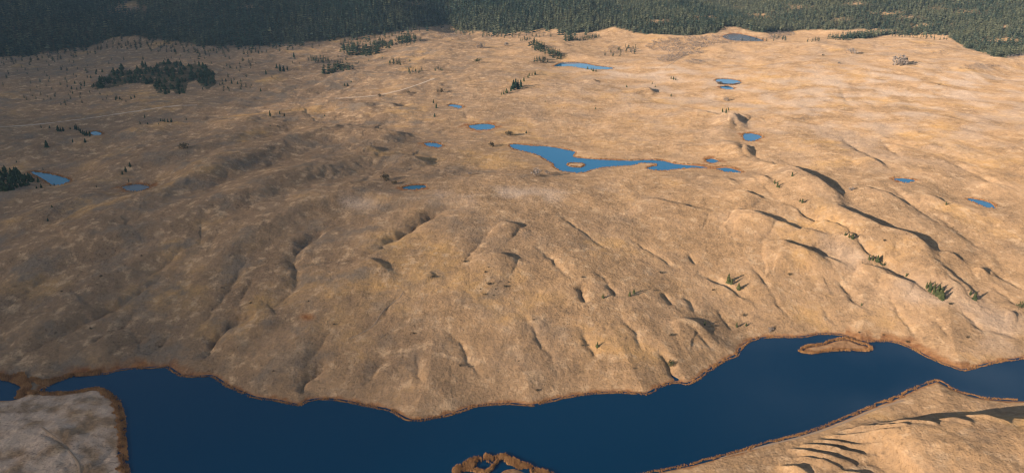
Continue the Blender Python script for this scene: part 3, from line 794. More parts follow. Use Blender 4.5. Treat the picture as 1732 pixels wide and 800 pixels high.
def bush_mesh(seed, n, squash=.8):
    """a mound of small leaf or twig faces, unit width 1, base at z=0"""
    rn = random.Random(seed); V = []; Fc = []
    lobes = [(rn.uniform(-.28, .28), rn.uniform(-.28, .28), rn.uniform(.18, .42) * squash, rn.uniform(.16, .3)) for _ in range(7)]
    for k in range(n):
        lx, ly, lz, lr = rn.choice(lobes)
        while True:
            ux, uy, uz = rn.uniform(-1, 1), rn.uniform(-1, 1), rn.uniform(-1, 1)
            if ux * ux + uy * uy + uz * uz < 1: break
        px_, py_, pz_ = lx + ux * lr, ly + uy * lr, max(0.01, lz + uz * lr * squash)
        s = rn.uniform(.04, .10); i = len(V)
        for q in range(3): V.append((px_ + rn.uniform(-s, s), py_ + rn.uniform(-s, s), pz_ + rn.uniform(-s, s * 1.6)))
        Fc.append((i, i + 1, i + 2))
    return V, Fc
def stems_mesh(seed):
    rn = random.Random(seed); V = []; Fc = []
    for k in range(7):
        a = rn.random() * 6.28; l = rn.uniform(.2, .4); i = len(V)
        tx, ty = math.cos(a) * l * .6, math.sin(a) * l * .6
        V += [(.02, 0, -.03), (-.01, .017, -.03), (-.01, -.017, -.03), (tx, ty, l)]
        Fc += [(i, i + 1, i + 3), (i + 1, i + 2, i + 3), (i + 2, i, i + 3)]
    return V, Fc
ST = data_mesh('stems', stems_mesh(3), M_bark)
BUSH = {k: [data_mesh('foliage', bush_mesh(s, n_, sq), mt) for s in (11, 12, 13)] for k, mt, n_, sq in (('dark', M_shrub, 170, .75), ('green', M_green, 190, .95), ('bare', M_twig, 170, .85))}
def bush(x, y, z, w_, k, label, group=None, name='shrub', sx=1.0, rot=None, hz=1.0):
    root = bpy.data.objects.new(name, None); COL.objects.link(root); root.empty_display_size = 1.0
    root.location = (x, y, z); root.scale = (w_ * sx, w_, w_ * hz); root.rotation_euler = (0, 0, random.random() * 6.28 if rot is None else rot)
    tag(root, label, 'shrub', group)
    _cnt[0] += 1
    for nm, me in (('stems', ST), ('foliage', BUSH[k][_cnt[0] % 3])):
        c_ = bpy.data.objects.new(nm, me); COL.objects.link(c_); c_.parent = root
    return root

def metres(px, py, X, Y, Z, hpx):
    zc = Y * math.cos(PITCH) - (Z - H) * math.sin(PITCH)
    dep = math.asin(min(.99, (H - Z) / math.sqrt(X * X + Y * Y + (H - Z) ** 2)))
    return hpx * zc / F / math.cos(dep)

def conifers(pts, labels, group=None, dark=False, wide=1.28, jitter=0.0):
    a_ = np.array([(p[0], p[1]) for p in pts], float)
    X, Y, Z = hit(a_[:, 0], a_[:, 1])
    for i, p in enumerate(pts):
        lab = labels[i] if isinstance(labels, list) else labels
        hm = metres(p[0], p[1], X[i], Y[i], Z[i], p[2])
        conifer(X[i], Y[i], Z[i] - .1, hm, lab, group, dark, wide * random.uniform(.9, 1.15))

def scatter_px(poly, n, hr, seed, mind=4):
    rn = random.Random(seed); poly = np.array(poly, float); out = []
    tries = 0
    while len(out) < n and tries < 20000:
        tries += 1
        x = rn.uniform(poly[:, 0].min(), poly[:, 0].max()); y = rn.uniform(poly[:, 1].min(), poly[:, 1].max())
        if not inside(np.array([[x, y]]), poly)[0]: continue
        if any((x - q[0]) ** 2 + ((y - q[1]) * 2.5) ** 2 < mind ** 2 for q in out): continue
        out.append((x, y, rn.uniform(*hr)))
    return out

# trees one by one, nearest first
conifers([(1567,488,12),(1573,492,15),(1579,497,16),(1585,501,17),(1591,504,21),(1594,508,17),(1572,485,11),(1580,490,14),(1588,495,16)],
  ['conifer at the upper left end of the gully grove at the right', 'second conifer from the upper left end of the gully grove', 'conifer left of the middle on the near edge of the gully grove', 'conifer right of the middle on the near edge of the gully grove',
   'tallest conifer of the gully grove at the right', 'lowest conifer at the bottom right end of the gully grove', 'short conifer at the top of the back row in the gully grove', 'middle conifer of the back row in the gully grove', 'conifer at the right end of the back row in the gully grove'], 'conifers of the gully grove')
conifers([(1648,507,16),(1641,499,10)], ['conifer standing in the dark gully mouth right of the gully grove', 'small conifer up the dark gully behind the one at its mouth'])
conifers([(1232,478,17),(1237,481,13),(1249,490,13)], ['taller of the two conifers by the gully crossing the sunny slope', 'lower conifer touching the taller one on the slope gully', 'single small conifer further down the slope gully'])
conifers([(1020,504,9),(1065,501,10),(1072,496,9),(1246,553,10),(1262,551,6),(1010,587,10),(1192,550,8)],
  ['small green conifer alone on the middle of the sunny slope', 'left conifer of the pair beside a short gully mid slope', 'right conifer of the pair beside a short gully mid slope', 'small conifer above the lake bay with the reed island', 'tiny conifer right of another above the lake bay', 'dark conifer at the head of the lower slope gully', 'small conifer on the lee of the dark ridge above the lake'])
conifers([(1470,439,9),(1476,441,11),(1484,443,13),(1491,448,7),(1496,449,6)], ['conifer at the left end of the short gully row', 'second conifer from the left in the short gully row', 'tallest conifer in the short gully row', 'second smallest conifer near the right end of the short gully row', 'smallest conifer at the right end of the short gully row'], 'conifers of the short gully row')
conifers([(1533,467,7),(1436,402,9),(1442,404,10),(1430,398,7),(1310,311,9),(1315,316,10),(1318,318,7),(1357,343,8),(1353,341,6),(1600,347,7),(1340,298,8),(1457,517,7)],
  ['small conifer in the gully between the short row and the grove', 'left conifer at the bend of the long gully', 'right and tallest conifer at the bend of the long gully', 'small conifer just above the bend of the long gully', 'left conifer of the trio below the blue lake outlet', 'middle conifer of the trio below the blue lake outlet', 'right and smallest of the trio below the blue lake outlet', 'taller conifer on the round knoll below the long shaded bank', 'shorter conifer on the round knoll below the long shaded bank',
   'small conifer at the end of a dark bank near the right pond', 'small conifer at the top of the long shaded bank', 'small conifer in the lower of the diagonal gullies'])
conifers([(868,152,18),(876,151,17),(872,148,16),(881,148,14),(864,155,11)], 'dark conifer in the round clump on the central plain', 'conifers of the round central clump', True)
conifers([(857,158,9),(852,160,7),(848,161,6)], 'small conifer trailing left of the round clump', 'conifers trailing from the central clump')
conifers([(886,138,8),(895,129,7),(905,127,7),(893,132,6),(900,128,6)], 'small conifer in the line curving behind the round clump', 'conifers behind the central clump')
conifers([(79,249,13)], ['broad dark conifer alone on the left hillside above the pond'], None, True, 1.5)
conifers([(123,241,8),(144,241,8)], ['left of two lone conifers below the roadside clumps', 'right of two lone conifers below the roadside clumps'], None, True)
conifers([(84,217,6),(70,217,6)], ['right of two small conifers just under the dirt road', 'left of two small conifers just under the dirt road'], None, True)
conifers([(99,222,11),(103,223,9),(107,222,8),(97,221,8)], 'dark conifer in the left clump under the dirt road', 'conifers of the left roadside clump', True)
conifers([(130,220,11),(127,219,8),(137,226,10),(141,228,9),(147,230,11),(152,231,11),(144,230,9),(134,222,9),(119,219,5)], 'dark conifer in the clump at the tiny pond under the road', 'conifers at the tiny roadside pond', True)
conifers([(220,282,9),(213,291,11),(207,295,7),(218,308,6)], ['small conifer at the top of the row above the muddy pond', 'tallest conifer in the row above the muddy pond', 'lowest conifer in the row above the muddy pond', 'tiny conifer on the bank of the muddy pond'], None, True)
conifers([(88,351,5),(81,374,7),(163,317,5),(28,275,4),(73,288,5),(70,318,8),(62,319,6),(85,315,4),(92,314,5)],
  ['tiny conifer on the left slope below the blue pond', 'small dark conifer alone low on the left slope', 'tiny conifer between blue pond and muddy pond', 'tiny conifer above the dark grove at left', 'small conifer on the far bank of the left pond', 'bigger of two conifers in front of the left pond', 'smaller of two conifers in front of the left pond', 'left of two tiny conifers on the pond bank', 'right of two tiny conifers on the pond bank'], None, True)
conifers([(237,210,6),(290,207,8),(284,207,7),(279,207,7),(272,206,6),(268,211,5),(250,211,5),(315,203,5),(245,200,7)], 'small dark conifer in the loose line below the dirt road', 'conifers in the line below the road', True)
conifers([(343,152,5),(310,249,6),(276,206,5),(372,145,5),(382,138,6),(392,142,7),(396,136,6),(402,143,6),(408,144,5),(385,150,5)], 'tiny conifer scattered right of the big hillside grove', 'conifers right of the hillside grove', True)
# left grove by the pond, big grove on the hillside
lg = scatter_px([(-5,292),(12,288),(40,296),(55,305),(66,309),(48,314),(22,322),(0,330),(-5,330)], 56, (8, 14), 5, 4)
conifers(sorted(lg, key=lambda p: p[1]), 'dark conifer packed in the grove beside the left pond', 'conifers of the grove by the left pond', True, 2.0)
bg_ = scatter_px(GROVE, 136, (6, 11.5), 6, 4.6)
conifers(sorted(bg_, key=lambda p: p[1]), 'dark conifer in the big dense grove on the left hillside', 'conifers of the big hillside grove', True, 2.1)
conifers([(280,160,11),(286,158,10),(304,160,12),(311,158,11),(196,170,7),(203,169,6),(222,168,6),(228,166,6)], 'dark conifer in the clumps just below the big grove', 'conifers below the big hillside grove', True)
conifers(scatter_px([(120,145),(150,125),(180,115),(150,150),(120,160)], 14, (5, 8), 9, 6), 'small conifer at the thin left fringe of the big grove', 'conifers fringing the big grove', True)
conifers([(457,197,11),(473,193,6),(481,197,7),(441,155,6),(497,97,9),(437,90,6),(450,126,8),(460,132,5),(588,146,6),(594,140,5),(583,146,6),(738,183,9),(733,175,8),(735,198,7),(549,197,4),(640,218,4),(457,214,4),(470,215,4),(890,226,6)],
  ['largest of three conifers in the middle left hollow', 'smallest of three conifers in the middle left hollow', 'right of three conifers in the middle left hollow', 'lone small conifer left of the short track', 'lone leafy conifer on the ridge right of the big grove', 'tiny conifer below the forest edge at upper left centre', 'conifer left of the round knot above the short track', 'tiny conifer just below the knot above the short track', 'middle of three tiny conifers on the ridge over the short track', 'right of three tiny conifers on the ridge over the short track', 'left of three tiny conifers on the ridge over the short track',
   'conifer at the marshy stream below the short track', 'conifer just above the marshy stream below the short track', 'conifer downstream beside the marshy stream', 'tiny conifer on the brow of the long smooth ridge', 'tiny conifer at the hollow over the long smooth ridge', 'left tiny conifer of a pair on the grey plain', 'right tiny conifer of a pair on the grey plain', 'small dark conifer beside the upper tip of the blue lake'], None, True)
conifers([(468,116,9),(474,121,13),(480,121,11),(486,119,9)], 'dark conifer in the knot of four left of the short track', 'conifers of the knot of four', True)
conifers([(994,118,6),(1003,121,7),(1008,122,6),(1000,119,5)], 'small conifer on the near bank of the far pond', 'conifers on the far pond bank')
conifers([(1135,134,6),(1139,135,6),(1143,136,5)], 'small conifer of the three on the far bright plain', 'three conifers on the bright plain')
conifers([(1222,190,8),(1228,191,8),(1232,187,6)], 'dark conifer of the clump on the ridge below twin ponds', 'conifers below the twin ponds')
conifers([(1060,148,5),(1108,148,5),(1103,143,5),(1135,163,5),(922,173,4),(1007,185,4)], ['tiny conifer left on the rolling plain', 'middle tiny conifer of the rolling plain', 'tiny conifer just above another on the rolling plain', 'tiny conifer right on the rolling plain', 'tiny conifer on the dome behind the blue lake at left', 'tiny conifer on the dome behind the blue lake at right'])

# woods that read as one mass, and the countless small trees at their edges
def tree_stock():
    out = []
    for s in range(8):
        V, Fc = conifer_mesh(100 + s, 5, 6, .19 + .012 * (s % 4))
        out.append((np.array(V), np.array(Fc)))
    return out
STOCK = tree_stock()
def wood(name, X, Y, Z, Hh, mat, tint, stock=STOCK, wide=1.0):
    n = len(X); Vs = []; Fs = []; Ts = []; off = 0
    ch = rng.integers(0, len(stock), n); ro = rng.random(n) * 6.283
    for k in range(len(stock)):
        m = np.where(ch == k)[0]
        if not len(m): continue
        V, Fc = stock[k]; nv = len(V)
        c_, s_ = np.cos(ro[m])[:, None], np.sin(ro[m])[:, None]
        h_ = Hh[m][:, None] ; wv = h_ * wide * rng.uniform(.85, 1.2, len(m))[:, None]
        vx = (V[None, :, 0] * c_ - V[None, :, 1] * s_) * wv + X[m][:, None]
        vy = (V[None, :, 0] * s_ + V[None, :, 1] * c_) * wv + Y[m][:, None]
        vz = V[None, :, 2] * h_ + Z[m][:, None]
        Vs.append(np.stack([vx, vy, vz], -1).reshape(-1, 3))
        Fs.append((Fc[None] + (np.arange(len(m)) * nv)[:, None, None] + off).reshape(-1, 3)); off += nv * len(m)
        Ts.append(np.repeat(tint[m], nv))
    o = mesh_obj(name, np.concatenate(Vs), np.concatenate(Fs), mat)
    add_attr(o, 'tint', np.concatenate(Ts))
    return kind(o, 'stuff')

step = 7.4
fx, fy = np.meshgrid(np.arange(-2300, 2600, step), np.arange(1350, 3700, step))
fx = (fx + rng.uniform(-.5, .5, fx.shape) * step).ravel(); fy = (fy + rng.uniform(-.5, .5, fy.shape) * step).ravel()
m = np.abs(np.arctan2(fx, fy)) < R(34.5); fx, fy = fx[m], fy[m]
fz = ground(fx, fy)
px, py = project(fx, fy, fz)
ed = np.interp(px, EDX, EDP) + 2.5 * fbm(fx / 60, fy / 60, 301, 3) - np.where(px < 1000, 2.0, .5) * np.abs(fbm(fx / 30, fy / 45, 303, 2))
gap = fbm(fx / 55, fy / 90, 311, 3)
clear = clearings(px, py)
dens = np.where(py < ed, 0.97, 0) * (1 - .93 * clear)
dens = np.where((py < ed) & (gap > .62), dens * .45, dens)
tongue = (px > 1400) & (px < 1600) & (py > 52) & (py < 66) & (np.abs(py - np.interp(px, [1400, 1460, 1500, 1600], [68, 64, 57, 58])) < 2.6 + 1.2 * gap)
dens = np.where(tongue, .9, dens)
fringe = np.clip(1 - (py - ed) / 9.0, 0, 1) * (py >= ed) * (px < 1000)
dens = np.maximum(dens, .22 * fringe ** 1.5)
keep = (rng.random(len(fx)) < dens) & (py > -70) & (px > -120) & (px < 1850)
fx, fy, fz, px, py = fx[keep], fy[keep], fz[keep], px[keep], py[keep]
big_ = fbm(fx / 240, fy / 240, 321, 3)
tint = np.clip(.40 + .5 * big_ + rng.normal(0, .28, len(fx)) + np.interp(px, [300, 900, 1250], [-.26, -.06, .24]), 0, 1)  # left-to-right ramp puts shade at left, haze at right into the tint
fh = np.clip(rng.normal(17, 4.6, len(fx)), 6, 29) * np.where(px > 1000, .84, 1.0)
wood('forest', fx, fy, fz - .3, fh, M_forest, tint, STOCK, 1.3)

def px_wood(name, zones, mat, seed, wide=1.0, stock=STOCK):
    P_ = []
    for i, (poly, n, hr, md) in enumerate(zones): P_ += scatter_px(poly, n, hr, seed + i, md)
    a_ = np.array(P_)
    X, Y, Z = hit(a_[:, 0], a_[:, 1])
    hm = np.array([metres(a_[i, 0], a_[i, 1], X[i], Y[i], Z[i], a_[i, 2]) for i in range(len(a_))])
    return wood(name, X, Y, Z - .15, hm, mat, rng.random(len(X)), stock, wide)
px_wood('distant_trees', [(a_, int(n_ * 1.15), (h_[0] * 1.3, h_[1] * 1.35), d_ * .93) for a_, n_, h_, d_ in [
 ([(575,88),(590,78),(620,80),(640,84),(646,90),(620,95),(590,94)], 60, (6, 10), 3.5), ([(628,78),(650,70),(666,74),(660,82),(640,82)], 26, (5, 9), 3.5), ([(670,70),(690,60),(702,64),(706,70),(690,72),(676,78)], 26, (5, 9), 3.5),
 ([(565,78),(600,66),(660,60),(700,62),(720,68),(690,78),(640,76),(600,84)], 40, (4, 7), 6), ([(541,122),(560,112),(590,112),(602,118),(575,122),(550,126)], 34, (6, 11), 3.5), ([(512,104),(530,97),(556,102),(556,107),(530,106)], 16, (5, 7), 4),
 ([(656,110),(664,100),(676,104),(680,111),(668,110)], 10, (5, 8), 4), ([(684,128),(694,115),(716,120),(708,126)], 11, (4, 6), 4), ([(732,120),(740,113),(748,120)], 5, (4, 6), 4),
 ([(895,78),(905,70),(914,78),(930,86),(948,92),(951,102),(936,98),(918,90),(900,84)], 46, (6, 9), 3.4), ([(900,106),(902,99),(926,100),(926,106)], 12, (5, 7), 3.5), ([(953,70),(958,62),(970,66),(968,71)], 12, (6, 10), 3), ([(878,70),(884,65),(898,67),(896,71)], 7, (4, 5), 3), ([(970,68),(1000,63),(1015,62),(1000,67),(980,70)], 18, (4, 6), 3.5),
 ([(1015,95),(1050,80),(1075,78),(1090,88),(1040,98)], 14, (4, 6), 5), ([(0,98),(60,94),(110,86),(190,68),(260,68),(360,82),(440,82),(540,74),(540,80),(440,92),(330,92),(200,84),(120,100),(0,112)], 120, (4, 7), 6),
 ([(0,112),(120,100),(330,95),(360,112),(240,104),(160,118),(110,150),(40,158),(0,150)], 46, (3, 6), 8), ([(40,160),(110,155),(170,158),(230,172),(120,180),(40,170)], 26, (3, 6), 8), ([(250,84),(340,82),(430,98),(440,120),(400,128),(360,112)], 30, (3, 7), 8), ([(370,130),(420,130),(430,150),(380,160)], 14, (4, 6), 7),
 ([(1255,70),(1330,62),(1335,70),(1270,74)], 12, (4, 6), 5), ([(1360,70),(1385,66),(1390,70),(1365,72)], 8, (4, 5), 4), ([(1410,69),(1440,60),(1480,55),(1476,60),(1440,68)], 40, (4, 6), 3.2), ([(1500,62),(1560,58),(1610,70),(1560,66)], 24, (4, 5), 5),
 ([(760,50),(850,60),(950,62),(870,66),(780,60)], 20, (4, 6), 7), ([(480,100),(560,96),(640,100),(720,92),(740,104),(620,112),(500,110)], 16, (3, 5), 10),
]], M_firwood, 400, 1.5)

# bare grey thickets
def twig_stock():
    out = []
    for s in range(5):
        V, Fc = bush_mesh(300 + s, 34, 1.15); out.append((np.array(V) * np.array([1.3, 1.3, 1]), np.array(Fc)))
    return out
TW = twig_stock()
M_thick = leaf_mat('grey_thicket', (.15, .115, .095), (.21, .165, .14), .35, True)
px_wood('thicket', [
 ([(1085,80),(1110,68),(1150,64),(1195,62),(1230,62),(1225,74),(1180,86),(1140,90),(1110,88)], 260, (4, 7), 2.6), ([(1110,100),(1140,90),(1190,88),(1190,92),(1160,94),(1140,104),(1120,106)], 110, (4, 6), 2.6), ([(1155,106),(1175,100),(1192,106),(1180,110)], 40, (3, 5), 2.6),
 ([(1190,75),(1240,66),(1300,72),(1250,74)], 70, (3, 5), 3), ([(1018,86),(1035,78),(1080,84),(1070,94),(1030,92)], 60, (3, 5), 3.5), ([(1294,62),(1330,50),(1345,58),(1310,70)], 60, (4, 6), 2.8),
 ([(1345,205),(1360,196),(1362,205)], 10, (3, 4), 3), ([(1620,116),(1650,108),(1690,112),(1660,118),(1630,118)], 70, (2, 4), 3), ([(1572,90),(1600,86),(1605,92),(1580,92)], 24, (2, 4), 3), ([(1700,98),(1718,84),(1732,90),(1732,96),(1710,100)], 50, (4, 6), 2.6), ([(715,62),(760,58),(800,62),(790,66),(740,66)], 60, (3, 5), 3), ([(840,62),(900,55),(940,57),(935,64),(860,66)], 70, (3, 5), 3), ([(500,116),(540,100),(575,106),(560,116),(520,122)], 40, (3, 5), 4), ([(355,82),(400,70),(420,76),(380,86),(330,90)], 40, (3, 6), 4),
 ([(150,145),(180,125),(200,130),(200,142),(170,150)], 30, (4, 7), 4),
], M_thick, 600, 1.5, TW)

# single shrubs
def shrubs(lst):
    a_ = np.array([(p[0], p[1]) for p in lst], float)
    X, Y, Z = hit(a_[:, 0], a_[:, 1])
    for i, p in enumerate(lst):
        wpx, k, lab = p[2] * 1.35, p[3], p[4]
        zc = Y[i] * math.cos(PITCH) - (Z[i] - H) * math.sin(PITCH)
        bush(X[i], Y[i], Z[i] - .05, wpx * zc / F, k, lab, p[5] if len(p) > 5 else None, sx=p[6] if len(p) > 6 else 1.0, rot=p[7] if len(p) > 7 else None, hz=p[8] if len(p) > 8 else 1.0)
shrubs([
 (1135,617,13,'green','bright green bush in the gully that runs down to the lake'), (1136,568,7,'dark','dark shrub alone on the pale lower slope above the lake'),
 (827,481,7,'dark','longest dark shrub on the shaded hollow slope'), (820,461,4.5,'dark','uppermost dark shrub on the shaded hollow slope'), (855,486,7,'dark','dark shrub at the right of the hollow slope'), (820,499,5.5,'dark','lowest dark shrub on the hollow slope'), (785,443,6,'dark','dark shrub left of the ridge above the hollow slope'),
 (830,470,3.3,'dark','dark shrub among the scrub scattered over the shaded hollow slope','scrub on the hollow slope'), (838,489,3.3,'dark','dark shrub among the scrub scattered over the shaded hollow slope','scrub on the hollow slope'), (813,489,2.8,'dark','dark shrub among the scrub scattered over the shaded hollow slope','scrub on the hollow slope'), (846,477,3.9,'dark','dark shrub among the scrub scattered over the shaded hollow slope','scrub on the hollow slope'), (826,452,2.8,'dark','dark shrub among the scrub scattered over the shaded hollow slope','scrub on the hollow slope'), (860,478,2.8,'dark','dark shrub among the scrub scattered over the shaded hollow slope','scrub on the hollow slope'), (834,500,3.3,'dark','dark shrub among the scrub scattered over the shaded hollow slope','scrub on the hollow slope'),
 (903,541,4,'dark','tiny shrub on the middle of the slope over the lake'), (700,564,4,'dark','tiny shrub low on the slope left of centre'), (565,549,4,'dark','dark dot of shrub right of the rusty pothole'), (522,510,3,'dark','dark dot of shrub above the rusty pothole'),
 (172,468,5,'dark','dark shrub on the brown slope at far left'), (104,494,5,'dark','dark shrub beside the left drainage line'), (154,556,5,'dark','dark shrub below the left drainage line'), (240,433,4,'dark','small shrub high on the brown left slope'), (375,487,4,'dark','small dark shrub on the smooth brown slope'), (424,513,5,'dark','shrub at the head of the big left ravine'), (270,587,5,'dark','shrub near the left shore of the lake'),
 (462,628,4,'dark','tiny shrub above the shore left of the promontory'), (778,619,6,'dark','larger of two shrubs on the right of the promontory'), (793,620,4,'dark','smaller of two shrubs on the right of the promontory'), (877,611,3,'dark','tiny shrub above the middle of the lake shore'), (1072,624,4,'dark','tiny shrub above the gravelly lake corner'), (910,661,6,'dark','low dark shrub close above the lake shore'),
 (1107,492,4,'dark','left of two tiny shrubs on the sunny slope'), (1206,491,4,'dark','right of two tiny shrubs on the sunny slope'), (985,470,4,'dark','tiny shrub at the top of a short gully'), (1335,465,6,'dark','small shrub between gullies on the right slope'), (1637,492,3,'dark','tiny shrub between the two right gullies'), (1606,515,6,'dark','brown shrub just below the gully grove'), (1728,521,15,'green','green bush in the gully cut by the right edge'),
 (1304,560,10,'bare','grey bush at the top of the lake bay'), (1454,563,4,'dark','dark shrub above the reed island'), (1494,567,4,'dark','shrub on the shore right of the reed island'), (1535,579,6,'dark','dark shrub pair on the shore by the bend'), (1637,571,5,'dark','dark shrub on the pale flat near the right bay'), 
 (908,296,17,'bare','grey bare bush below the upper end of the blue lake'), (926,294,9,'bare','smaller grey bush right of the large bare bush'), (1523,112,26,'bare','large grey bare clump on the far bright plain at right'), (1440,91,14,'bare','pale grey clump on the plain under the far forest'), (833,248,12,'dark','dark scrub mound left of the blue lake'), (863,230,13,'dark','scrub mound between round pond and blue lake'), (795,296,8,'bare','grey scrub mound on the pale flat'), (654,305,18,'dark','dark scrub patch above the small dark blue pond'), (668,312,10,'dark','scrub patch on the near side of the small blue pond'), (731,470,8,'dark','dark scrub in the dip on the promontory slope'), 
 (812,82,12,'bare','grey bush on the tan hill below the forest'), (855,78,9,'bare','grey bush right of another on the tan hill'), (809,107,11,'green','green bush on the tan hill side'), (745,157,12,'dark','dark scrub at the bend of the marshy stream'), (310,253,18,'dark','dark low scrub in the left hollow'), (1228,171,10,'bare','bare bush between twin ponds and ridge'), (1217,143,8,'dark','dark bush on the bank of the twin ponds'), (1418,108,5,'bare','tiny bush left on the far bright plain'), (1392,95,5,'dark','tiny dark bush on the far bright plain'), (1440,322,9,'bare','bare bush on the shaded bank'), (1497,408,5,'dark','small dark shrub under the curved shaded bank'),
 (985,585,5,'dark','shrub beside the head of the lower slope gully'), (1118,462,6,'dark','scrubby patch high on the sunny slope'), (1205,552,6,'dark','shrub in the shaded cleft above the lake'), (1258,534,6,'dark','shrub on the knob right of the shaded cleft'),
 (1536,657,5,'bare','pale shrub on the right lake bank'), (1518,664,4,'bare','smaller pale shrub on the right lake bank'),
 (690,158,7,'dark','dark shrub at the edge of the short track'), (643,164,8,'dark','dark bush at the near end of the short track'),
])

# sagebrush: countless low tufts over the slopes
ns = 26000
ang = rng.uniform(-R(34), R(34), ns * 3); rad = np.sqrt(rng.uniform(420 ** 2, 1050 ** 2, ns * 3))
sx_, sy_ = rad * np.sin(ang), rad * np.cos(ang)
ss = lake_sd(np.stack([sx_, sy_], -1)); okd = fbm(sx_ / 45, sy_ / 45, 501, 4)
m = (ss > 9) & (rng.random(len(sx_)) < np.clip(.18 + 1.1 * okd, 0.02, 1))
for nm, zl, poly, rim in pond_data: m &= ~inside(np.stack([sx_, sy_], -1), poly)
sx_, sy_ = sx_[m][:ns], sy_[m][:ns]
SG = [tuple(map(np.array, bush_mesh(700 + s, 7, .7))) for s in range(4)]
wood('sagebrush', sx_, sy_, ground(sx_, sy_) - .05, rng.uniform(.5, 1.25, len(sx_)) ** 1.3, M_sage, rng.random(len(sx_)), SG, 1.3)

# brush along the bottoms of the gullies
gp = []
for k_, (line, d_, wd_) in enumerate(gul):
    if line[:, 1].mean() > 1100: continue
    seg = np.linalg.norm(np.diff(line, axis=0), axis=1); cum = np.concatenate([[0], np.cumsum(seg)])
    left_ = line[:, 0].mean() < -60
    n_ = int(cum[-1] * (2.6 if left_ else 1.3)); q = rng.random(n_) * cum[-1]
    w_ = rng.normal(0, .16 * wd_, n_)
    e_ = np.gradient(line, axis=0); e_ /= np.linalg.norm(e_, axis=1)[:, None] + 1e-9
    p_ = np.stack([np.interp(q, cum, line[:, 0]) - w_ * np.interp(q, cum, e_[:, 1]), np.interp(q, cum, line[:, 1]) + w_ * np.interp(q, cum, e_[:, 0])], -1)
    p_ = p_[rng.random(n_) < .6 + .6 * perlin(q / 15, q * 0 + k_, 7)]
    gp.append(p_)
gp = np.concatenate(gp); gp = gp[lake_sd(gp) > 5]
# the carved line wanders a little: settle each bush in the lowest ground close by
best = ground(gp[:, 0], gp[:, 1]); at_ = gp.copy()
for dx_, dy_ in ((2, 0), (-2, 0), (0, 2), (0, -2), (3.5, 0), (-3.5, 0), (0, 3.5), (0, -3.5), (2.5, 2.5), (-2.5, -2.5)):
    z_ = ground(gp[:, 0] + dx_, gp[:, 1] + dy_); m = z_ < best - .12
    best[m] = z_[m]; at_[m] = gp[m] + (dx_, dy_)
wood('gully_brush', at_[:, 0], at_[:, 1], best - .05, rng.uniform(.6, 1.8, len(at_)), M_brush, rng.random(len(at_)) * .7, [tuple(map(np.array, bush_mesh(750 + s, 12, .8))) for s in range(4)], 1.2)

# reeds along the water's edge
def reed_stock():
    out = []
    for s in range(6):
        rn = random.Random(900 + s); V = []; Fc = []
        for k in range(9):
            x_, y_ = rn.uniform(-.32, .32), rn.uniform(-.32, .32); a_ = rn.random() * 3.14; q = rn.uniform(.07, .15); i = len(V)
            l = rn.uniform(.65, 1.0); tx, ty = rn.uniform(-.12, .12), rn.uniform(-.12, .12)
            V += [(x_ - q * math.cos(a_), y_ - q * math.sin(a_), 0), (x_ + q * math.cos(a_), y_ + q * math.sin(a_), 0), (x_ + tx + q * .6 * math.cos(a_), y_ + ty + q * .6 * math.sin(a_), l * .85), (x_ + tx, y_ + ty, l)]
            Fc += [(i, i + 1, i + 2), (i, i + 2, i + 3)]
        out.append((np.array(V), np.array(Fc)))
    return out
RS = reed_stock()
def reeds(line, n, wmin, wmax, closed, seed, z=0.0, hr=(1.3, 2.4), inward=None):
    """scatter clumps in a band along a shoreline, reaching landward from the water's edge"""
    line = np.asarray(line); L2 = np.vstack([line, line[:1]]) if closed else line
    seg = np.linalg.norm(np.diff(L2, axis=0), axis=1); cum = np.concatenate([[0], np.cumsum(seg)])
    g_ = np.random.default_rng(seed); q = g_.random(n) * cum[-1]
    x = np.interp(q, cum, L2[:, 0]); y = np.interp(q, cum, L2[:, 1])
    i = np.clip(np.searchsorted(cum, q) - 1, 0, len(seg) - 1); e = (L2[1:] - L2[:-1])[i]; e /= np.linalg.norm(e, axis=1)[:, None] + 1e-9
    nr_ = np.stack([-e[:, 1], e[:, 0]], -1)
    wv = wmin + (wmax - wmin) * np.clip(.5 + .8 * fbm(q / 10, q * 0 + seed, 3, 4), 0, 1)
    off = (g_.random(n) ** .8 * wv - .35 + g_.normal(0, .25, n)) * inward
    return np.stack([x + nr_[:, 0] * off, y + nr_[:, 1] * off], -1), g_.uniform(*hr, n)
lake_ccw = np.sum(LAKE[:, 0] * np.roll(LAKE[:, 1], -1) - np.roll(LAKE[:, 0], -1) * LAKE[:, 1])
out_l = -1 if lake_ccw > 0 else 1         # land lies on this side of the outline's left normal
bands = [reeds(LAKE, 40000, 0.2, 3.6, True, 1, inward=out_l, hr=(.35, 1.3))]
def isl_side(p): return 1 if np.sum(p[:, 0] * np.roll(p[:, 1], -1) - np.roll(p[:, 0], -1) * p[:, 1]) > 0 else -1
bands.append(reeds(ISLE, 1700, 1.2, 2.8, True, 2, inward=isl_side(ISLE)))
BED = plane(*smooth_poly([(766,800),(768,792),(780,785),(790,778),(805,773),(815,776),(822,768),(836,772),(850,768),(862,772),(880,780),(895,786),(912,793),(935,800),(950,808)], False, 6).T, 0.0)
bands.append(reeds(BED, 4200, 3.5, 9.0, False, 3, inward=-1, hr=(1.0, 2.2)))
BED2 = plane(*smooth_poly([(768,800),(785,794),(805,793),(822,797),(832,788),(836,780)], False, 6).T, 0.0)
bands.append(reeds(BED2, 900, 2.0, 3.5, False, 4, inward=-1))
DAM = plane(*smooth_poly([(-10,641),(15,645),(30,650),(38,658),(30,668),(26,674)], False, 6).T, 0.0)
bands.append(reeds(DAM, 2200, 3.5, 7.0, False, 5, inward=1)); 
DAM2 = plane(*smooth_poly([(34,660),(55,665),(80,664),(110,664)], False, 6).T, 0.0)
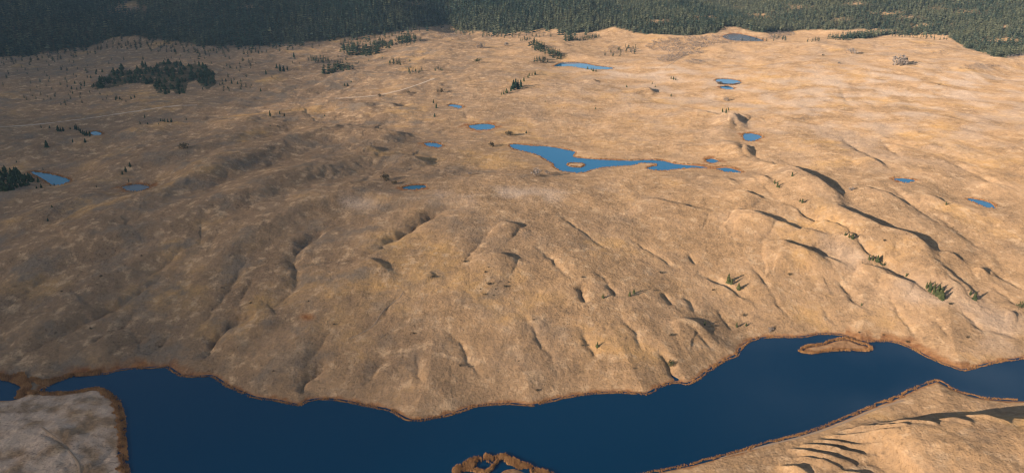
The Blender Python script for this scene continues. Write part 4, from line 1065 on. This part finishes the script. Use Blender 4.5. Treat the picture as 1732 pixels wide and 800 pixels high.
bands.append(reeds(DAM2, 1300, 2.5, 5.0, False, 6, inward=-1))
DAM3 = plane(*smooth_poly([(20,640),(45,648),(70,652),(90,648),(120,638),(170,633)], False, 6).T, 0.0)
bands.append(reeds(DAM3, 2200, 2.5, 6.0, False, 7, inward=1))
PEN = plane(*smooth_poly([(219,815),(217,780),(214,750),(212,710),(207,690),(201,675),(191,667),(181,659),(165,655),(150,657),(110,663)], False, 6).T, 0.0)
bands.append(reeds(PEN, 7000, 2.5, 7.5, False, 8, inward=1, hr=(.5, 1.7)))
RP = np.concatenate([b_[0] for b_ in bands]); RH = np.concatenate([b_[1] for b_ in bands])
m = (np.abs(np.arctan2(RP[:, 0], RP[:, 1])) < R(36)) & (RP[:, 1] > 380)
RP, RH = RP[m], RH[m]
rz = np.maximum(ground(RP[:, 0], RP[:, 1]), -.3)
patch = fbm(RP[:, 0] / 9, RP[:, 1] / 9, 801, 3)
mk = (rng.random(len(RP)) < .75 + .8 * patch); RP, RH, rz, patch = RP[mk], RH[mk], rz[mk], patch[mk]
wood('reeds', RP[:, 0], RP[:, 1], rz, RH, M_reed, np.clip(.5 + .8 * patch + rng.normal(0, .22, len(RP)), 0, 1), RS, 0.55)

# reeds and rushes round the ponds
pp = []; hh_ = []; zz_ = []
for i, (nm, zl, poly, rim) in enumerate(pond_data):
    if i == 14: continue
    per = np.linalg.norm(np.roll(poly, -1, 0) - poly, axis=1).sum()
    p_, h_ = reeds(poly, int(per * 1.1), 1.0, 3.5, True, 30 + i, inward=-isl_side(poly), hr=(.7, 1.5))
    pp.append(p_); hh_.append(h_); zz_.append(np.maximum(ground(p_[:, 0], p_[:, 1]), zl - .2))
p_, h_ = reeds(ISLET, 160, 1.5, 3, True, 77, inward=isl_side(ISLET), hr=(.7, 1.4)); pp.append(p_); hh_.append(h_); zz_.append(ground(p_[:, 0], p_[:, 1]))
pp = np.concatenate(pp); hh_ = np.concatenate(hh_); zz_ = np.concatenate(zz_)
wood('pond_rushes', pp[:, 0], pp[:, 1], zz_, hh_, M_reed, rng.random(len(pp)), RS, 1.1)

# ------------------------------------------------------------------ air and clouds
HAZE = 2.5e-5
if HAZE:
    m, nt, out = new_mat('haze_air')
    v = N(nt, 'ShaderNodeVolumePrincipled'); v.inputs['Color'].default_value = (.50, .74, 1.0, 1); v.inputs['Density'].default_value = HAZE
    nt.links.new(v.outputs[0], out.inputs['Volume'])
    bm = bmesh.new(); bmesh.ops.create_cube(bm, size=1.0)
    zt = float(gz.max()) + 60; zb = float(gz.min()) - 1.5
    for q in bm.verts: q.co = (q.co.x * 64000, q.co.y * 64000, zb if q.co.z < 0 else zt)
    me = bpy.data.meshes.new('haze'); bm.to_mesh(me); bm.free(); me.materials.append(m)
    o = bpy.data.objects.new('haze', me); COL.objects.link(o); kind(o, 'stuff')

# clouds high behind the viewpoint, between the sun and the left of the plain (out of the picture; they only cast their shade)
SUND = np.array([math.sin(SUN_AZ) * math.cos(SUN_EL), math.cos(SUN_AZ) * math.cos(SUN_EL), math.sin(SUN_EL)])
m, nt, out = new_mat('cloud_vapour')
v = N(nt, 'ShaderNodeVolumePrincipled'); v.inputs['Color'].default_value = (.95, .96, 1.0, 1); v.inputs['Density'].default_value = 0.0018
nt.links.new(v.outputs[0], out.inputs['Volume'])
for k, (gx_, gy_, alt, ra, rc_) in enumerate(((-640, 720, 1500, 520, 170), (-1050, 1350, 1650, 620, 210), (-1300, 2350, 1700, 950, 280), (-380, 420, 1400, 240, 100))):
    t = alt / SUND[2]
    bm = bmesh.new(); bmesh.ops.create_icosphere(bm, subdivisions=5, radius=1.0)
    co = np.array([q.co for q in bm.verts])
    d_ = 1 + .16 * fbm(co[:, 0] * 2.1 + co[:, 2] * 1.3 + 9 * k, co[:, 1] * 2.1 - co[:, 2] * 1.7, 1001 + k, 4)
    for q, c_, e_ in zip(bm.verts, co, d_): q.co = (c_[0] * ra * e_, c_[1] * ra * e_, c_[2] * rc_ * e_)
    me = bpy.data.meshes.new('cloud'); bm.to_mesh(me); bm.free(); me.materials.append(m)
    o = bpy.data.objects.new('cloud', me); COL.objects.link(o)
    o.location = (gx_ + SUND[0] * t, gy_ + SUND[1] * t, alt)
    kind(o, 'stuff')
